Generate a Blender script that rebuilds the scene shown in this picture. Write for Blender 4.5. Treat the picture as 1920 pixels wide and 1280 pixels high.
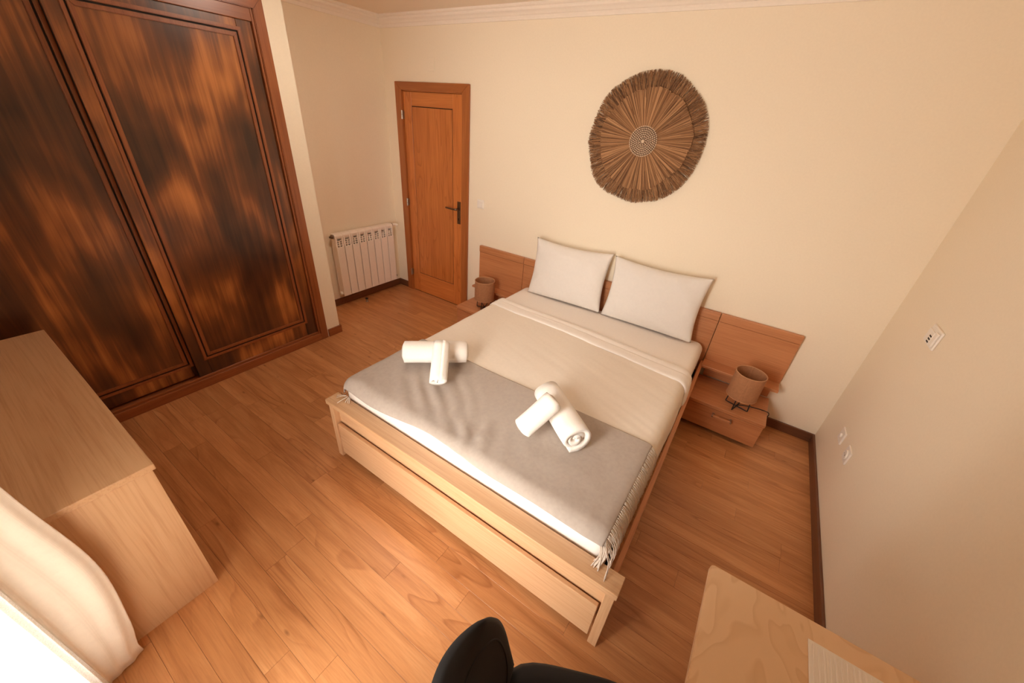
import bpy, bmesh, math, random
from mathutils import Vector, Matrix, noise

random.seed(7)
S = bpy.context.scene
COL = S.collection
for o in list(bpy.data.objects):
    bpy.data.objects.remove(o)

# ---------------------------------------------------------------- camera, sky, light, exposure
CAM = Vector((-0.8012, -2.9319, 1.8507))
YAW, PITCH, ROLL, FPX = 31.5665, 30.5213, 4.9191, 706.18
def camera_axes():
    y, p, r = (math.radians(a) for a in (YAW, PITCH, ROLL))
    f = Vector((-math.sin(y) * math.cos(p), math.cos(y) * math.cos(p), -math.sin(p)))
    rt = Vector((math.cos(y), math.sin(y), 0))
    up = rt.cross(f)
    return math.cos(r) * rt + math.sin(r) * up, -math.sin(r) * rt + math.cos(r) * up, f
RT, UP, FW = camera_axes()
cd = bpy.data.cameras.new('camera')
cam = bpy.data.objects.new('camera', cd)
COL.objects.link(cam)
cd.sensor_fit = 'HORIZONTAL'
cd.sensor_width = 36.0
cd.lens = FPX / 1920 * 36
cd.clip_start = 0.02
M = Matrix((RT, UP, -FW)).transposed().to_4x4()
M.translation = CAM
cam.matrix_world = M
S.camera = cam

W = bpy.data.worlds.new('sky')
S.world = W
W.use_nodes = True
bg = W.node_tree.nodes['Background']
# overcast sky: brighter overhead than at the horizon, ground half brightened to add fill on the ceiling
_nt = W.node_tree
_tc = _nt.nodes.new('ShaderNodeTexCoord')
_sx = _nt.nodes.new('ShaderNodeSeparateXYZ')
_rp = _nt.nodes.new('ShaderNodeValToRGB')
_mr = _nt.nodes.new('ShaderNodeMapRange')
_mr.inputs['From Min'].default_value = -1.0
_mr.inputs['From Max'].default_value = 1.0
_nt.links.new(_tc.outputs['Generated'], _sx.inputs[0])
_nt.links.new(_sx.outputs['Z'], _mr.inputs['Value'])
_nt.links.new(_mr.outputs[0], _rp.inputs[0])
_el = _rp.color_ramp.elements
_el[0].position, _el[0].color = 0.49, (0.42, 0.385, 0.34, 1)
_el[1].position, _el[1].color = 0.51, (0.42, 0.395, 0.36, 1)
_e = _el.new(1.0)
_e.color = (1.0, 0.95, 0.88, 1)
_nt.links.new(_rp.outputs[0], bg.inputs[0])
bg.inputs[1].default_value = 49.0

WIN = dict(x0=-2.16, x1=-1.18, z0=0.06, z1=2.25, y=-3.30)
pl = bpy.data.lights.new('window_daylight', 'AREA')
pl.shape = 'RECTANGLE'
pl.size = WIN['x1'] - WIN['x0']
pl.size_y = WIN['z1'] - WIN['z0']
pl.cycles.is_portal = True
plo = bpy.data.objects.new('window_daylight', pl)
COL.objects.link(plo)
plo.location = ((WIN['x0'] + WIN['x1']) / 2, WIN['y'] - 0.14, (WIN['z0'] + WIN['z1']) / 2)
plo.rotation_euler = (math.radians(90), 0, 0)      # area lights shine along -Z -> +Y

S.view_settings.view_transform = 'Standard'
S.view_settings.look = 'None'
S.view_settings.exposure = 0.0
S.view_settings.gamma = 1.0
S.view_settings.use_curve_mapping = False
try:
    S.cycles.diffuse_bounces = 8
    S.cycles.max_bounces = 14
    S.cycles.transparent_max_bounces = 16
    S.cycles.use_denoising = True
    S.cycles.caustics_reflective = False
except Exception:
    pass

# ---------------------------------------------------------------- helpers: nodes and materials
def nn(nt, t, **kw):
    n = nt.nodes.new(t)
    for k, v in kw.items():
        setattr(n, k, v)
    return n

def base_mat(name, col=(0.8, 0.8, 0.8), rough=0.5, **kw):
    m = bpy.data.materials.new(name)
    m.use_nodes = True
    b = m.node_tree.nodes['Principled BSDF']
    b.inputs['Base Color'].default_value = (*col, 1)
    b.inputs['Roughness'].default_value = rough
    for k, v in kw.items():
        b.inputs[k].default_value = v
    return m, m.node_tree, b

def coords(nt, rand=True, scale=(1, 1, 1)):
    tc = nn(nt, 'ShaderNodeTexCoord')
    src = tc.outputs['Object']
    if rand:
        oi = nn(nt, 'ShaderNodeObjectInfo')
        mu = nn(nt, 'ShaderNodeMath', operation='MULTIPLY')
        mu.inputs[1].default_value = 37.0
        nt.links.new(oi.outputs['Random'], mu.inputs[0])
        ad = nn(nt, 'ShaderNodeVectorMath', operation='ADD')
        nt.links.new(src, ad.inputs[0])
        nt.links.new(mu.outputs[0], ad.inputs[1])
        src = ad.outputs[0]
    mp = nn(nt, 'ShaderNodeMapping')
    mp.inputs['Scale'].default_value = scale
    nt.links.new(src, mp.inputs[0])
    return mp.outputs[0]

def ramp(nt, fac, stops):
    r = nn(nt, 'ShaderNodeValToRGB')
    el = r.color_ramp.elements
    while len(el) > 1:
        el.remove(el[-1])
    el[0].position, el[0].color = stops[0][0], (*stops[0][1], 1)
    for p, c in stops[1:]:
        e = el.new(p)
        e.color = (*c, 1)
    nt.links.new(fac, r.inputs[0])
    return r.outputs[0]

def noise_tex(nt, vec, scale=1.0, detail=4.0, rough=0.55, dist=0.0):
    n = nn(nt, 'ShaderNodeTexNoise')
    n.inputs['Scale'].default_value = scale
    n.inputs['Detail'].default_value = detail
    n.inputs['Roughness'].default_value = rough
    n.inputs['Distortion'].default_value = dist
    nt.links.new(vec, n.inputs['Vector'])
    return n.outputs['Fac']

def mixc(nt, fac, a, b, mode='MIX'):
    m = nn(nt, 'ShaderNodeMix', data_type='RGBA', blend_type=mode)
    if isinstance(fac, float):
        m.inputs[0].default_value = fac
    else:
        nt.links.new(fac, m.inputs[0])
    for i, v in ((6, a), (7, b)):
        if isinstance(v, tuple):
            m.inputs[i].default_value = (*v, 1)
        else:
            nt.links.new(v, m.inputs[i])
    return m.outputs[2]

def bump(nt, b, h, strength=0.2, dist=0.002):
    n = nn(nt, 'ShaderNodeBump')
    n.inputs['Strength'].default_value = strength
    n.inputs['Distance'].default_value = dist
    nt.links.new(h, n.inputs['Height'])
    nt.links.new(n.outputs[0], b.inputs['Normal'])

def grain_scale(axis, along, across):
    return tuple(along if a == axis else across for a in 'XYZ')

def wood(name, light, dark, axis, along=1.4, across=16.0, rough=0.4, contrast=0.5, coat=0.0, tint=0.12, figure=0.0):
    """Veneer: stretched noise bands plus fine pores, grain running along one axis."""
    m, nt, b = base_mat(name, light, rough)
    v = coords(nt, True, grain_scale(axis, along, across))
    n1 = noise_tex(nt, v, 1.0, 5, 0.6, 0.6)
    v2 = coords(nt, True, grain_scale(axis, along * 3, across * 9))
    n2 = noise_tex(nt, v2, 1.0, 3, 0.6)
    c1 = ramp(nt, n1, [(0.5 - contrast / 2, dark), (0.5 + contrast / 2, light)])
    dk = tuple(x * 0.82 for x in dark)
    c2 = ramp(nt, n2, [(0.30, dk), (0.55, (1, 1, 1))])
    c = mixc(nt, 0.28, c1, c2, 'MULTIPLY')
    if figure:
        v3 = coords(nt, True, grain_scale(axis, 0.55, 7.0))
        n3 = noise_tex(nt, v3, 1.0, 2.0, 0.45, 0.3)
        m1 = nn(nt, 'ShaderNodeMath', operation='MULTIPLY')
        m1.inputs[1].default_value = 16.0
        nt.links.new(n3, m1.inputs[0])
        m2 = nn(nt, 'ShaderNodeMath', operation='FRACT')
        nt.links.new(m1.outputs[0], m2.inputs[0])
        ln = ramp(nt, m2.outputs[0], [(0.0, (1, 1, 1)), (0.6, (0.95, 0.92, 0.88)), (0.92, (0.68, 0.58, 0.48)), (1.0, (1, 1, 1))])
        c = mixc(nt, figure, c, ln, 'MULTIPLY')
    oi = nn(nt, 'ShaderNodeObjectInfo')
    rr = ramp(nt, oi.outputs['Random'], [(0, (1 - tint,) * 3), (1, (1, 1, 1))])
    c = mixc(nt, 1.0, c, rr, 'MULTIPLY')
    nt.links.new(c, b.inputs['Base Color'])
    b.inputs['Coat Weight'].default_value = coat
    b.inputs['Coat Roughness'].default_value = 0.25
    bump(nt, b, n2, 0.12, 0.001)
    return m

def plain(name, col, rough=0.5, var=0.04, nscale=30.0, bstr=0.05, **kw):
    """Painted / moulded surface: faint mottling and orange-peel relief."""
    m, nt, b = base_mat(name, col, rough, **kw)
    v = coords(nt, False)
    n = noise_tex(nt, v, nscale, 3)
    c = ramp(nt, n, [(0.3, tuple(x * (1 - var) for x in col)), (0.7, col)])
    nt.links.new(c, b.inputs['Base Color'])
    if bstr:
        bump(nt, b, n, bstr, 0.002)
    return m

def fabric(name, col, scale=900.0, rough=0.9, var=0.12, bstr=0.25, big=0.0, sheen=0.2):
    m, nt, b = base_mat(name, col, rough)
    v = coords(nt, False)
    w1 = nn(nt, 'ShaderNodeTexWave', wave_type='BANDS', bands_direction='X')
    w2 = nn(nt, 'ShaderNodeTexWave', wave_type='BANDS', bands_direction='Y')
    for w in (w1, w2):
        w.inputs['Scale'].default_value = scale / 6.283
        w.inputs['Distortion'].default_value = 1.5
        w.inputs['Detail'].default_value = 1.0
        nt.links.new(v, w.inputs['Vector'])
    mx = nn(nt, 'ShaderNodeMath', operation='ADD')
    nt.links.new(w1.outputs['Fac'], mx.inputs[0])
    nt.links.new(w2.outputs['Fac'], mx.inputs[1])
    n = noise_tex(nt, v, 55.0, 4)
    mx2 = nn(nt, 'ShaderNodeMath', operation='MULTIPLY_ADD')
    nt.links.new(mx.outputs[0], mx2.inputs[0])
    mx2.inputs[1].default_value = 0.3
    nt.links.new(n, mx2.inputs[2])
    c = ramp(nt, mx2.outputs[0], [(0.3, tuple(x * (1 - var) for x in col)), (1.0, tuple(min(1, x * (1 + var * .5)) for x in col))])
    nt.links.new(c, b.inputs['Base Color'])
    b.inputs['Sheen Weight'].default_value = sheen
    bump(nt, b, mx2.outputs[0], bstr, 0.001)
    return m

MAT = {}
MAT['wall'] = plain('cream_wall_paint', (0.88, 0.775, 0.615), 0.75, 0.03, 90, 0.06)
MAT['ceiling'] = plain('ceiling_paint', (0.86, 0.75, 0.62), 0.8, 0.02, 60, 0.03)
MAT['plaster'] = plain('white_plaster', (0.88, 0.79, 0.69), 0.7, 0.03, 60, 0.04)
MAT['white'] = plain('white_plastic', (0.86, 0.80, 0.73), 0.35, 0.02, 30, 0.0)
MAT['enamel'] = plain('white_enamel', (0.90, 0.82, 0.73), 0.35, 0.03, 40, 0.02)
MAT['upvc'] = plain('white_window_frame', (0.86, 0.84, 0.80), 0.35, 0.02, 30, 0.0)
MAT['dark'] = plain('dark_gap', (0.025, 0.014, 0.008), 0.8, 0.1, 30, 0.0)
MAT['black_metal'] = plain('black_wire', (0.012, 0.011, 0.011), 0.4, 0.1, 50, 0.0)
MAT['black_fabric'] = fabric('black_fabric', (0.006, 0.006, 0.007), 1500, 0.8, 0.2, 0.15, sheen=0.0)
MAT['black_plastic'] = plain('black_plastic', (0.014, 0.014, 0.014), 0.45, 0.1, 50, 0.0)
MAT['steel'] = plain('brushed_steel', (0.42, 0.36, 0.30), 0.32, 0.1, 200, 0.0, Metallic=1.0)
MAT['bronze'] = plain('aged_bronze', (0.22, 0.15, 0.10), 0.35, 0.15, 120, 0.0, Metallic=1.0)
BL, BD = (0.70, 0.455, 0.265), (0.59, 0.340, 0.175)
for ax in 'XYZ':
    MAT['beech' + ax] = wood('beech_veneer_' + ax.lower(), BL, BD, ax, 1.0, 13, 0.36, 0.75, 0.10, 0.08)
HL, HD = (0.64, 0.285, 0.125), (0.50, 0.195, 0.075)
for ax in 'XYZ':
    MAT['head' + ax] = wood('warm_beech_' + ax.lower(), HL, HD, ax, 1.0, 18, 0.40, 0.55, 0.08, 0.10)
MAT['birchX'] = wood('pale_birch', (0.84, 0.60, 0.385), (0.74, 0.475, 0.275), 'Y', 2.2, 9, 0.38, 0.5, 0.1, 0.0)
MAT['doorZ'] = wood('oak_door_z', (0.70, 0.245, 0.062), (0.52, 0.160, 0.036), 'Z', 1.3, 24, 0.34, 0.5, 0.25, 0.12, 0.6)
MAT['doorX'] = wood('oak_door_x', (0.70, 0.245, 0.062), (0.52, 0.160, 0.036), 'X', 1.3, 24, 0.34, 0.5, 0.25, 0.12)
MAT['dcaseZ'] = wood('oak_casing_z', (0.48, 0.160, 0.042), (0.34, 0.100, 0.024), 'Z', 1.3, 24, 0.34, 0.5, 0.25, 0.1)
MAT['dcaseX'] = wood('oak_casing_x', (0.48, 0.160, 0.042), (0.34, 0.100, 0.024), 'X', 1.3, 24, 0.34, 0.5, 0.25, 0.1)
MAT['caseZ'] = wood('mahogany_z', (0.38, 0.120, 0.036), (0.25, 0.070, 0.020), 'Z', 1.3, 26, 0.34, 0.5, 0.3, 0.10)
MAT['caseX'] = wood('mahogany_x', (0.38, 0.120, 0.036), (0.25, 0.070, 0.020), 'X', 1.3, 26, 0.34, 0.5, 0.3, 0.10)
MAT['caseY'] = wood('mahogany_y', (0.38, 0.120, 0.036), (0.25, 0.070, 0.020), 'Y', 1.3, 26, 0.34, 0.5, 0.3, 0.10)
MAT['skirtX'] = wood('skirting_x', (0.20, 0.075, 0.032), (0.13, 0.045, 0.018), 'X', 1.5, 26, 0.4, 0.5, 0.15, 0.05)
MAT['skirtY'] = wood('skirting_y', (0.20, 0.075, 0.032), (0.13, 0.045, 0.018), 'Y', 1.5, 26, 0.4, 0.5, 0.15, 0.05)

def birch():
    m, nt, b = base_mat('pale_birch', (0.8, 0.55, 0.33), 0.38)
    v = coords(nt, True, (7.0, 3.0, 5.0))
    n = noise_tex(nt, v, 1.0, 2.0, 0.45, 0.6)
    m1 = nn(nt, 'ShaderNodeMath', operation='MULTIPLY')
    m1.inputs[1].default_value = 11.0
    nt.links.new(n, m1.inputs[0])
    m2 = nn(nt, 'ShaderNodeMath', operation='FRACT')
    nt.links.new(m1.outputs[0], m2.inputs[0])
    base = ramp(nt, n, [(0.3, (0.76, 0.50, 0.295)), (0.7, (0.84, 0.60, 0.385))])
    ln = ramp(nt, m2.outputs[0], [(0.0, (1, 1, 1)), (0.55, (0.97, 0.95, 0.92)), (0.9, (0.87, 0.80, 0.72)), (1.0, (1, 1, 1))])
    c = mixc(nt, 0.75, base, ln, 'MULTIPLY')
    nt.links.new(c, b.inputs['Base Color'])
    b.inputs['Coat Weight'].default_value = 0.1
    return m
MAT['birchX'] = birch()

def wardrobe_veneer():
    """Lacquered veneer with cloudy mottling from dark brown to orange, grain vertical."""
    m, nt, b = base_mat('mottled_veneer', (0.2, 0.07, 0.02), 0.30)
    v = coords(nt, True, (2.6, 2.6, 1.5))
    cloud = noise_tex(nt, v, 1.15, 2.2, 0.5, 0.2)
    v2 = coords(nt, True, (30, 30, 1.2))
    gr = noise_tex(nt, v2, 1.0, 4, 0.6, 0.3)
    ad = nn(nt, 'ShaderNodeMath', operation='MULTIPLY_ADD')
    nt.links.new(gr, ad.inputs[0])
    ad.inputs[1].default_value = 0.40
    nt.links.new(cloud, ad.inputs[2])
    c = ramp(nt, ad.outputs[0], [(0.50, (0.040, 0.014, 0.006)), (0.63, (0.090, 0.029, 0.010)), (0.74, (0.180, 0.057, 0.016)), (0.83, (0.36, 0.122, 0.031)), (0.95, (0.60, 0.225, 0.060))])
    nt.links.new(c, b.inputs['Base Color'])
    b.inputs['Coat Weight'].default_value = 0.35
    b.inputs['Coat Roughness'].default_value = 0.22
    bump(nt, b, gr, 0.05, 0.001)
    return m
MAT['veneer'] = wardrobe_veneer()

def floor_wood():
    m, nt, b = base_mat('laminate_oak', (0.45, 0.2, 0.08), 0.36)
    v = coords(nt, True, (1.6, 14, 1))
    n1 = noise_tex(nt, v, 1.0, 5, 0.6, 0.9)
    vr = coords(nt, True, (0.55, 5.0, 1))
    nr = noise_tex(nt, vr, 1.0, 2.0, 0.45, 0.35)
    m1 = nn(nt, 'ShaderNodeMath', operation='MULTIPLY')
    m1.inputs[1].default_value = 17.0
    nt.links.new(nr, m1.inputs[0])
    m2 = nn(nt, 'ShaderNodeMath', operation='FRACT')
    nt.links.new(m1.outputs[0], m2.inputs[0])
    vm = coords(nt, True, (0.9, 4.0, 1))
    nm = noise_tex(nt, vm, 1.0, 2.0, 0.5)
    msk = ramp(nt, nm, [(0.45, (0, 0, 0)), (0.62, (1, 1, 1))])
    vf = coords(nt, True, (6, 170, 1))
    nf = noise_tex(nt, vf, 1.0, 3, 0.6)
    vk = coords(nt, True, (3.6, 9.5, 1))
    vor = nn(nt, 'ShaderNodeTexVoronoi', feature='F1')
    vor.inputs['Scale'].default_value = 1.0
    nt.links.new(vk, vor.inputs['Vector'])
    knot = ramp(nt, vor.outputs['Distance'], [(0.02, (0.42, 0.34, 0.28)), (0.085, (1, 1, 1))])
    c = ramp(nt, n1, [(0.25, (0.44, 0.180, 0.062)), (0.55, (0.60, 0.280, 0.112)), (0.8, (0.70, 0.370, 0.168))])
    lines = ramp(nt, m2.outputs[0], [(0.0, (1, 1, 1)), (0.70, (0.93, 0.90, 0.86)), (0.93, (0.66, 0.54, 0.45)), (1.0, (1, 1, 1))])
    lines = mixc(nt, msk, (1.0, 1.0, 1.0), lines)
    c = mixc(nt, 0.8, c, lines, 'MULTIPLY')
    c = mixc(nt, 0.75, c, knot, 'MULTIPLY')
    fine = ramp(nt, nf, [(0.32, (0.72, 0.66, 0.60)), (0.58, (1, 1, 1))])
    c = mixc(nt, 0.45, c, fine, 'MULTIPLY')
    oi = nn(nt, 'ShaderNodeObjectInfo')
    rr = ramp(nt, oi.outputs['Random'], [(0, (0.87, 0.83, 0.79)), (0.5, (0.95, 0.93, 0.91)), (1, (1.04, 1.03, 1.02))])
    c = mixc(nt, 1.0, c, rr, 'MULTIPLY')
    nt.links.new(c, b.inputs['Base Color'])
    bump(nt, b, nf, 0.10, 0.0008)
    return m
MAT['floor'] = floor_wood()

MAT['sheet'] = fabric('cream_cotton', (0.78, 0.695, 0.595), 2200, 0.85, 0.05, 0.08, sheen=0.1)
MAT['white_cotton'] = fabric('white_cotton', (0.86, 0.80, 0.745), 2200, 0.85, 0.04, 0.08, sheen=0.1)
MAT['pillow'] = fabric('pillow_cotton', (0.77, 0.725, 0.68), 2200, 0.85, 0.04, 0.08, sheen=0.1)
MAT['throw'] = fabric('grey_wool_weave', (0.42, 0.355, 0.305), 1100, 0.95, 0.14, 0.35, sheen=0.1)
MAT['fringe'] = fabric('pale_wool_yarn', (0.62, 0.52, 0.43), 2500, 0.95, 0.1, 0.2)
MAT['shade'] = fabric('lampshade_linen', (0.40, 0.180, 0.080), 1500, 0.9, 0.25, 0.3, sheen=0.0)
MAT['shade_rim'] = fabric('lampshade_trim', (0.50, 0.25, 0.12), 1500, 0.9, 0.1, 0.2, sheen=0.0)
MAT['curtain'] = fabric('beige_curtain', (0.80, 0.71, 0.60), 1200, 0.9, 0.06, 0.2)

def terry():
    m, nt, b = base_mat('terry_cotton', (0.90, 0.85, 0.79), 0.95)
    v = coords(nt, False)
    n = noise_tex(nt, v, 420.0, 3, 0.7)
    c = ramp(nt, n, [(0.3, (0.82, 0.76, 0.69)), (0.6, (0.92, 0.87, 0.81))])
    nt.links.new(c, b.inputs['Base Color'])
    b.inputs['Sheen Weight'].default_value = 0.3
    bump(nt, b, n, 0.6, 0.003)
    return m
MAT['terry'] = terry()

def raffia():
    m, nt, b = base_mat('raffia', (0.36, 0.18, 0.07), 0.8)
    at = nn(nt, 'ShaderNodeAttribute')
    at.attribute_name = 'tone'
    c = ramp(nt, at.outputs['Fac'], [(0.0, (0.10, 0.045, 0.020)), (0.5, (0.34, 0.170, 0.075)), (1.0, (0.66, 0.39, 0.20))])
    nt.links.new(c, b.inputs['Base Color'])
    return m
MAT['raffia'] = raffia()
MAT['shell'] = plain('shell_beads', (0.74, 0.56, 0.40), 0.5, 0.2, 120, 0.1)

def sheer():
    m = bpy.data.materials.new('sheer_voile')
    m.use_nodes = True
    nt = m.node_tree
    nt.nodes.clear()
    out = nn(nt, 'ShaderNodeOutputMaterial')
    d = nn(nt, 'ShaderNodeBsdfDiffuse')
    d.inputs[0].default_value = (0.9, 0.88, 0.85, 1)
    t = nn(nt, 'ShaderNodeBsdfTranslucent')
    t.inputs[0].default_value = (0.9, 0.88, 0.85, 1)
    tr = nn(nt, 'ShaderNodeBsdfTransparent')
    a = nn(nt, 'ShaderNodeMixShader')
    a.inputs[0].default_value = 0.6
    nt.links.new(d.outputs[0], a.inputs[1])
    nt.links.new(t.outputs[0], a.inputs[2])
    v = coords(nt, False, (1, 1, 1))
    n = noise_tex(nt, v, 260, 2)
    r = nn(nt, 'ShaderNodeMath', operation='MULTIPLY')
    r.inputs[1].default_value = 0.6
    nt.links.new(n, r.inputs[0])
    b = nn(nt, 'ShaderNodeMixShader')
    nt.links.new(r.outputs[0], b.inputs[0])
    nt.links.new(a.outputs[0], b.inputs[1])
    nt.links.new(tr.outputs[0], b.inputs[2])
    nt.links.new(b.outputs[0], out.inputs[0])
    return m
MAT['sheer'] = sheer()

def glass():
    m = bpy.data.materials.new('window_glass')
    m.use_nodes = True
    nt = m.node_tree
    nt.nodes.clear()
    out = nn(nt, 'ShaderNodeOutputMaterial')
    g = nn(nt, 'ShaderNodeBsdfGlossy')
    g.inputs['Roughness'].default_value = 0.02
    t = nn(nt, 'ShaderNodeBsdfTransparent')
    fr = nn(nt, 'ShaderNodeFresnel')
    fr.inputs[0].default_value = 1.45
    mx = nn(nt, 'ShaderNodeMixShader')
    nt.links.new(fr.outputs[0], mx.inputs[0])
    nt.links.new(t.outputs[0], mx.inputs[1])
    nt.links.new(g.outputs[0], mx.inputs[2])
    nt.links.new(mx.outputs[0], out.inputs[0])
    return m
MAT['glass'] = glass()

# ---------------------------------------------------------------- helpers: geometry
ORG = {}
def thing(name, loc, label=None, cat=None, group=None, kind=None):
    o = bpy.data.objects.new(name, None)
    o.empty_display_size = 0.1
    COL.objects.link(o)
    o.location = loc
    ORG[o] = Vector(loc)
    tag(o, label, cat, group, kind)
    return o

def tag(o, label=None, cat=None, group=None, kind=None):
    for k, v in (('label', label), ('category', cat), ('group', group), ('kind', kind)):
        if v:
            o[k] = v
    return o

def obj(name, bm, mat, parent=None, smooth=False, loc=None):
    """Link a bmesh given in WORLD coordinates as one mesh object under its parent."""
    me = bpy.data.meshes.new(name)
    if parent is not None:
        org = ORG[parent]
    else:
        org = Vector(loc) if loc is not None else Vector((0, 0, 0))
    bmesh.ops.translate(bm, verts=bm.verts, vec=-org)
    bmesh.ops.recalc_face_normals(bm, faces=bm.faces)
    for f in bm.faces:
        f.smooth = smooth
    bm.to_mesh(me)
    bm.free()
    me.materials.append(MAT[mat])
    o = bpy.data.objects.new(name, me)
    COL.objects.link(o)
    if parent is not None:
        o.parent = parent
    else:
        o.location = org
    ORG[o] = org
    return o

def bx(bm, x0, x1, y0, y1, z0, z1, bev=0.0, seg=1):
    r = bmesh.ops.create_cube(bm, size=1.0)
    vs = r['verts']
    for v in vs:
        v.co = Vector(((x0 + x1) / 2 + v.co.x * (x1 - x0), (y0 + y1) / 2 + v.co.y * (y1 - y0), (z0 + z1) / 2 + v.co.z * (z1 - z0)))
    if bev > 0:
        es = {e for v in vs for e in v.link_edges}
        bmesh.ops.bevel(bm, geom=list(es), offset=bev, segments=seg, affect='EDGES', profile=0.5)

def box(name, mat, parent, x0, x1, y0, y1, z0, z1, bev=0.0, seg=1, loc=None):
    bm = bmesh.new()
    bx(bm, x0, x1, y0, y1, z0, z1, bev, seg)
    return obj(name, bm, mat, parent, loc=loc)

def tube(bm, pts, r, n=8, closed=False, caps=True):
    pts = [Vector(p) for p in pts]
    rings = []
    prev = None
    N = len(pts)
    for i, p in enumerate(pts):
        if closed:
            t = pts[(i + 1) % N] - pts[i - 1]
        else:
            t = pts[min(i + 1, N - 1)] - pts[max(i - 1, 0)]
        t.normalize()
        if prev is None:
            a = t.orthogonal().normalized()
        else:
            a = (prev - t * prev.dot(t))
            a = a.normalized() if a.length > 1e-6 else t.orthogonal().normalized()
        prev = a
        b = t.cross(a)
        rr = r[i] if isinstance(r, (list, tuple)) else r
        rings.append([bm.verts.new(p + (a * math.cos(k * 2 * math.pi / n) + b * math.sin(k * 2 * math.pi / n)) * rr) for k in range(n)])
    m = N if closed else N - 1
    for i in range(m):
        A, B = rings[i], rings[(i + 1) % N]
        for k in range(n):
            bm.faces.new((A[k], A[(k + 1) % n], B[(k + 1) % n], B[k]))
    if not closed and caps:
        bm.faces.new(rings[0])
        bm.faces.new(rings[-1])

def lathe(bm, prof, c, n=32, axis='Z'):
    c = Vector(c)
    rings = []
    for r, h in prof:
        ring = []
        for k in range(n):
            a = k * 2 * math.pi / n
            if axis == 'Z':
                p = Vector((r * math.cos(a), r * math.sin(a), h))
            elif axis == 'Y':
                p = Vector((r * math.cos(a), h, r * math.sin(a)))
            else:
                p = Vector((h, r * math.cos(a), r * math.sin(a)))
            ring.append(bm.verts.new(c + p))
        rings.append(ring)
    for A, B in zip(rings, rings[1:]):
        for k in range(n):
            bm.faces.new((A[k], A[(k + 1) % n], B[(k + 1) % n], B[k]))
    return rings

def capped(bm, prof, c, n=32, axis='Z'):
    R = lathe(bm, prof, c, n, axis)
    bm.faces.new(R[0])
    bm.faces.new(R[-1])

def grid(bm, nu, nv, f):
    vs = [[bm.verts.new(f(i / (nu - 1), j / (nv - 1))) for j in range(nv)] for i in range(nu)]
    for i in range(nu - 1):
        for j in range(nv - 1):
            bm.faces.new((vs[i][j], vs[i + 1][j], vs[i + 1][j + 1], vs[i][j + 1]))
    return vs

def xform(bm, mat):
    bmesh.ops.transform(bm, matrix=mat, verts=bm.verts)

def fbm(x, y, z=0.0, o=3):
    return noise.fractal(Vector((x, y, z)), 1.0, 2.0, o)

def frame4(name_prefix):
    pass

# ---------------------------------------------------------------- the room shell
XL, XW, YF, ZC = -4.285, -3.783, -3.30, 2.55
T = 0.14

def structure(o):
    o['kind'] = 'structure'
    return o

# floor: subfloor slab with laminate strips as children
floor = structure(box('floor', 'dark', None, XL - 0.0, 0.0, YF, 0.20, -0.08, -0.006))
def plank_bm(x0, x1, y0, y1):
    bm = bmesh.new()
    g, c = 0.0003, 0.0006
    lo = [(x0 + g, y0 + g), (x1 - g, y0 + g), (x1 - g, y1 - g), (x0 + g, y1 - g)]
    hi = [(x0 + g + c, y0 + g + c), (x1 - g - c, y0 + g + c), (x1 - g - c, y1 - g - c), (x0 + g + c, y1 - g - c)]
    a = [bm.verts.new((*p, -0.006)) for p in lo]
    b = [bm.verts.new((*p, -c)) for p in lo]
    d = [bm.verts.new((*p, 0.0)) for p in hi]
    for A, B in ((a, b), (b, d)):
        for k in range(4):
            bm.faces.new((A[k], A[(k + 1) % 4], B[(k + 1) % 4], B[k]))
    bm.faces.new(d)
    return bm
rp = random.Random(11)
yrow, row = 0.0, 0
while yrow > YF + 1e-4:
    y1 = yrow
    y0 = max(YF, yrow - 0.0966)
    x = XL - rp.uniform(0.0, 1.0)
    while x < 0:
        L = rp.uniform(0.85, 1.25)
        a, b_ = max(x, XL), min(x + L, 0.0)
        if b_ - a > 0.04:
            if b_ > -0.12:
                b_ = 0.0
            if a < 0 and not (a > -0.12):
                obj('floor_plank', plank_bm(a, b_, y0, y1), 'floor', floor)
        x += L
    yrow = y0
    row += 1

structure(box('ceiling', 'ceiling', None, XL - 0.5, T, YF - T, T, ZC, ZC + 0.1))
DX0, DX1, DZ = -4.045, -3.293, 2.010     # door opening
bm = bmesh.new()
bx(bm, XL - T, DX0, 0, T, 0, ZC)
bx(bm, DX0, DX1, 0, T, DZ, ZC)
bx(bm, DX1, 0, 0, T, 0, ZC)
structure(obj('wall_back', bm, 'wall'))
structure(box('door_leak_block', 'wall', None, DX0 - 0.1, DX1 + 0.1, T + 0.004, T + 0.06, -0.05, DZ + 0.15))  # unseen slab added close behind the door to stop sky light leaking in
structure(box('wall_right', 'wall', None, 0, T, YF - T, T, 0, ZC))
structure(box('wall_left', 'wall', None, XL - T, XL, -1.31, 0, 0, ZC))
structure(box('wall_pier', 'wall', None, XL, XW, -1.31, -1.185, 0, ZC))
structure(box('wall_header', 'wall', None, XL, XW, YF, -1.31, 2.378, ZC))
structure(box('wall_closet', 'wall', None, XL - T, XL, YF, -1.31, 0, ZC))
bm = bmesh.new()
bx(bm, XL - T, WIN['x0'], YF - T, YF, 0, ZC)
bx(bm, WIN['x1'], 0, YF - T, YF, 0, ZC)
bx(bm, WIN['x0'], WIN['x1'], YF - T, YF, WIN['z1'], ZC)
bx(bm, WIN['x0'], WIN['x1'], YF - T, YF, 0, WIN['z0'])
structure(obj('wall_front', bm, 'wall'))

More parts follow.
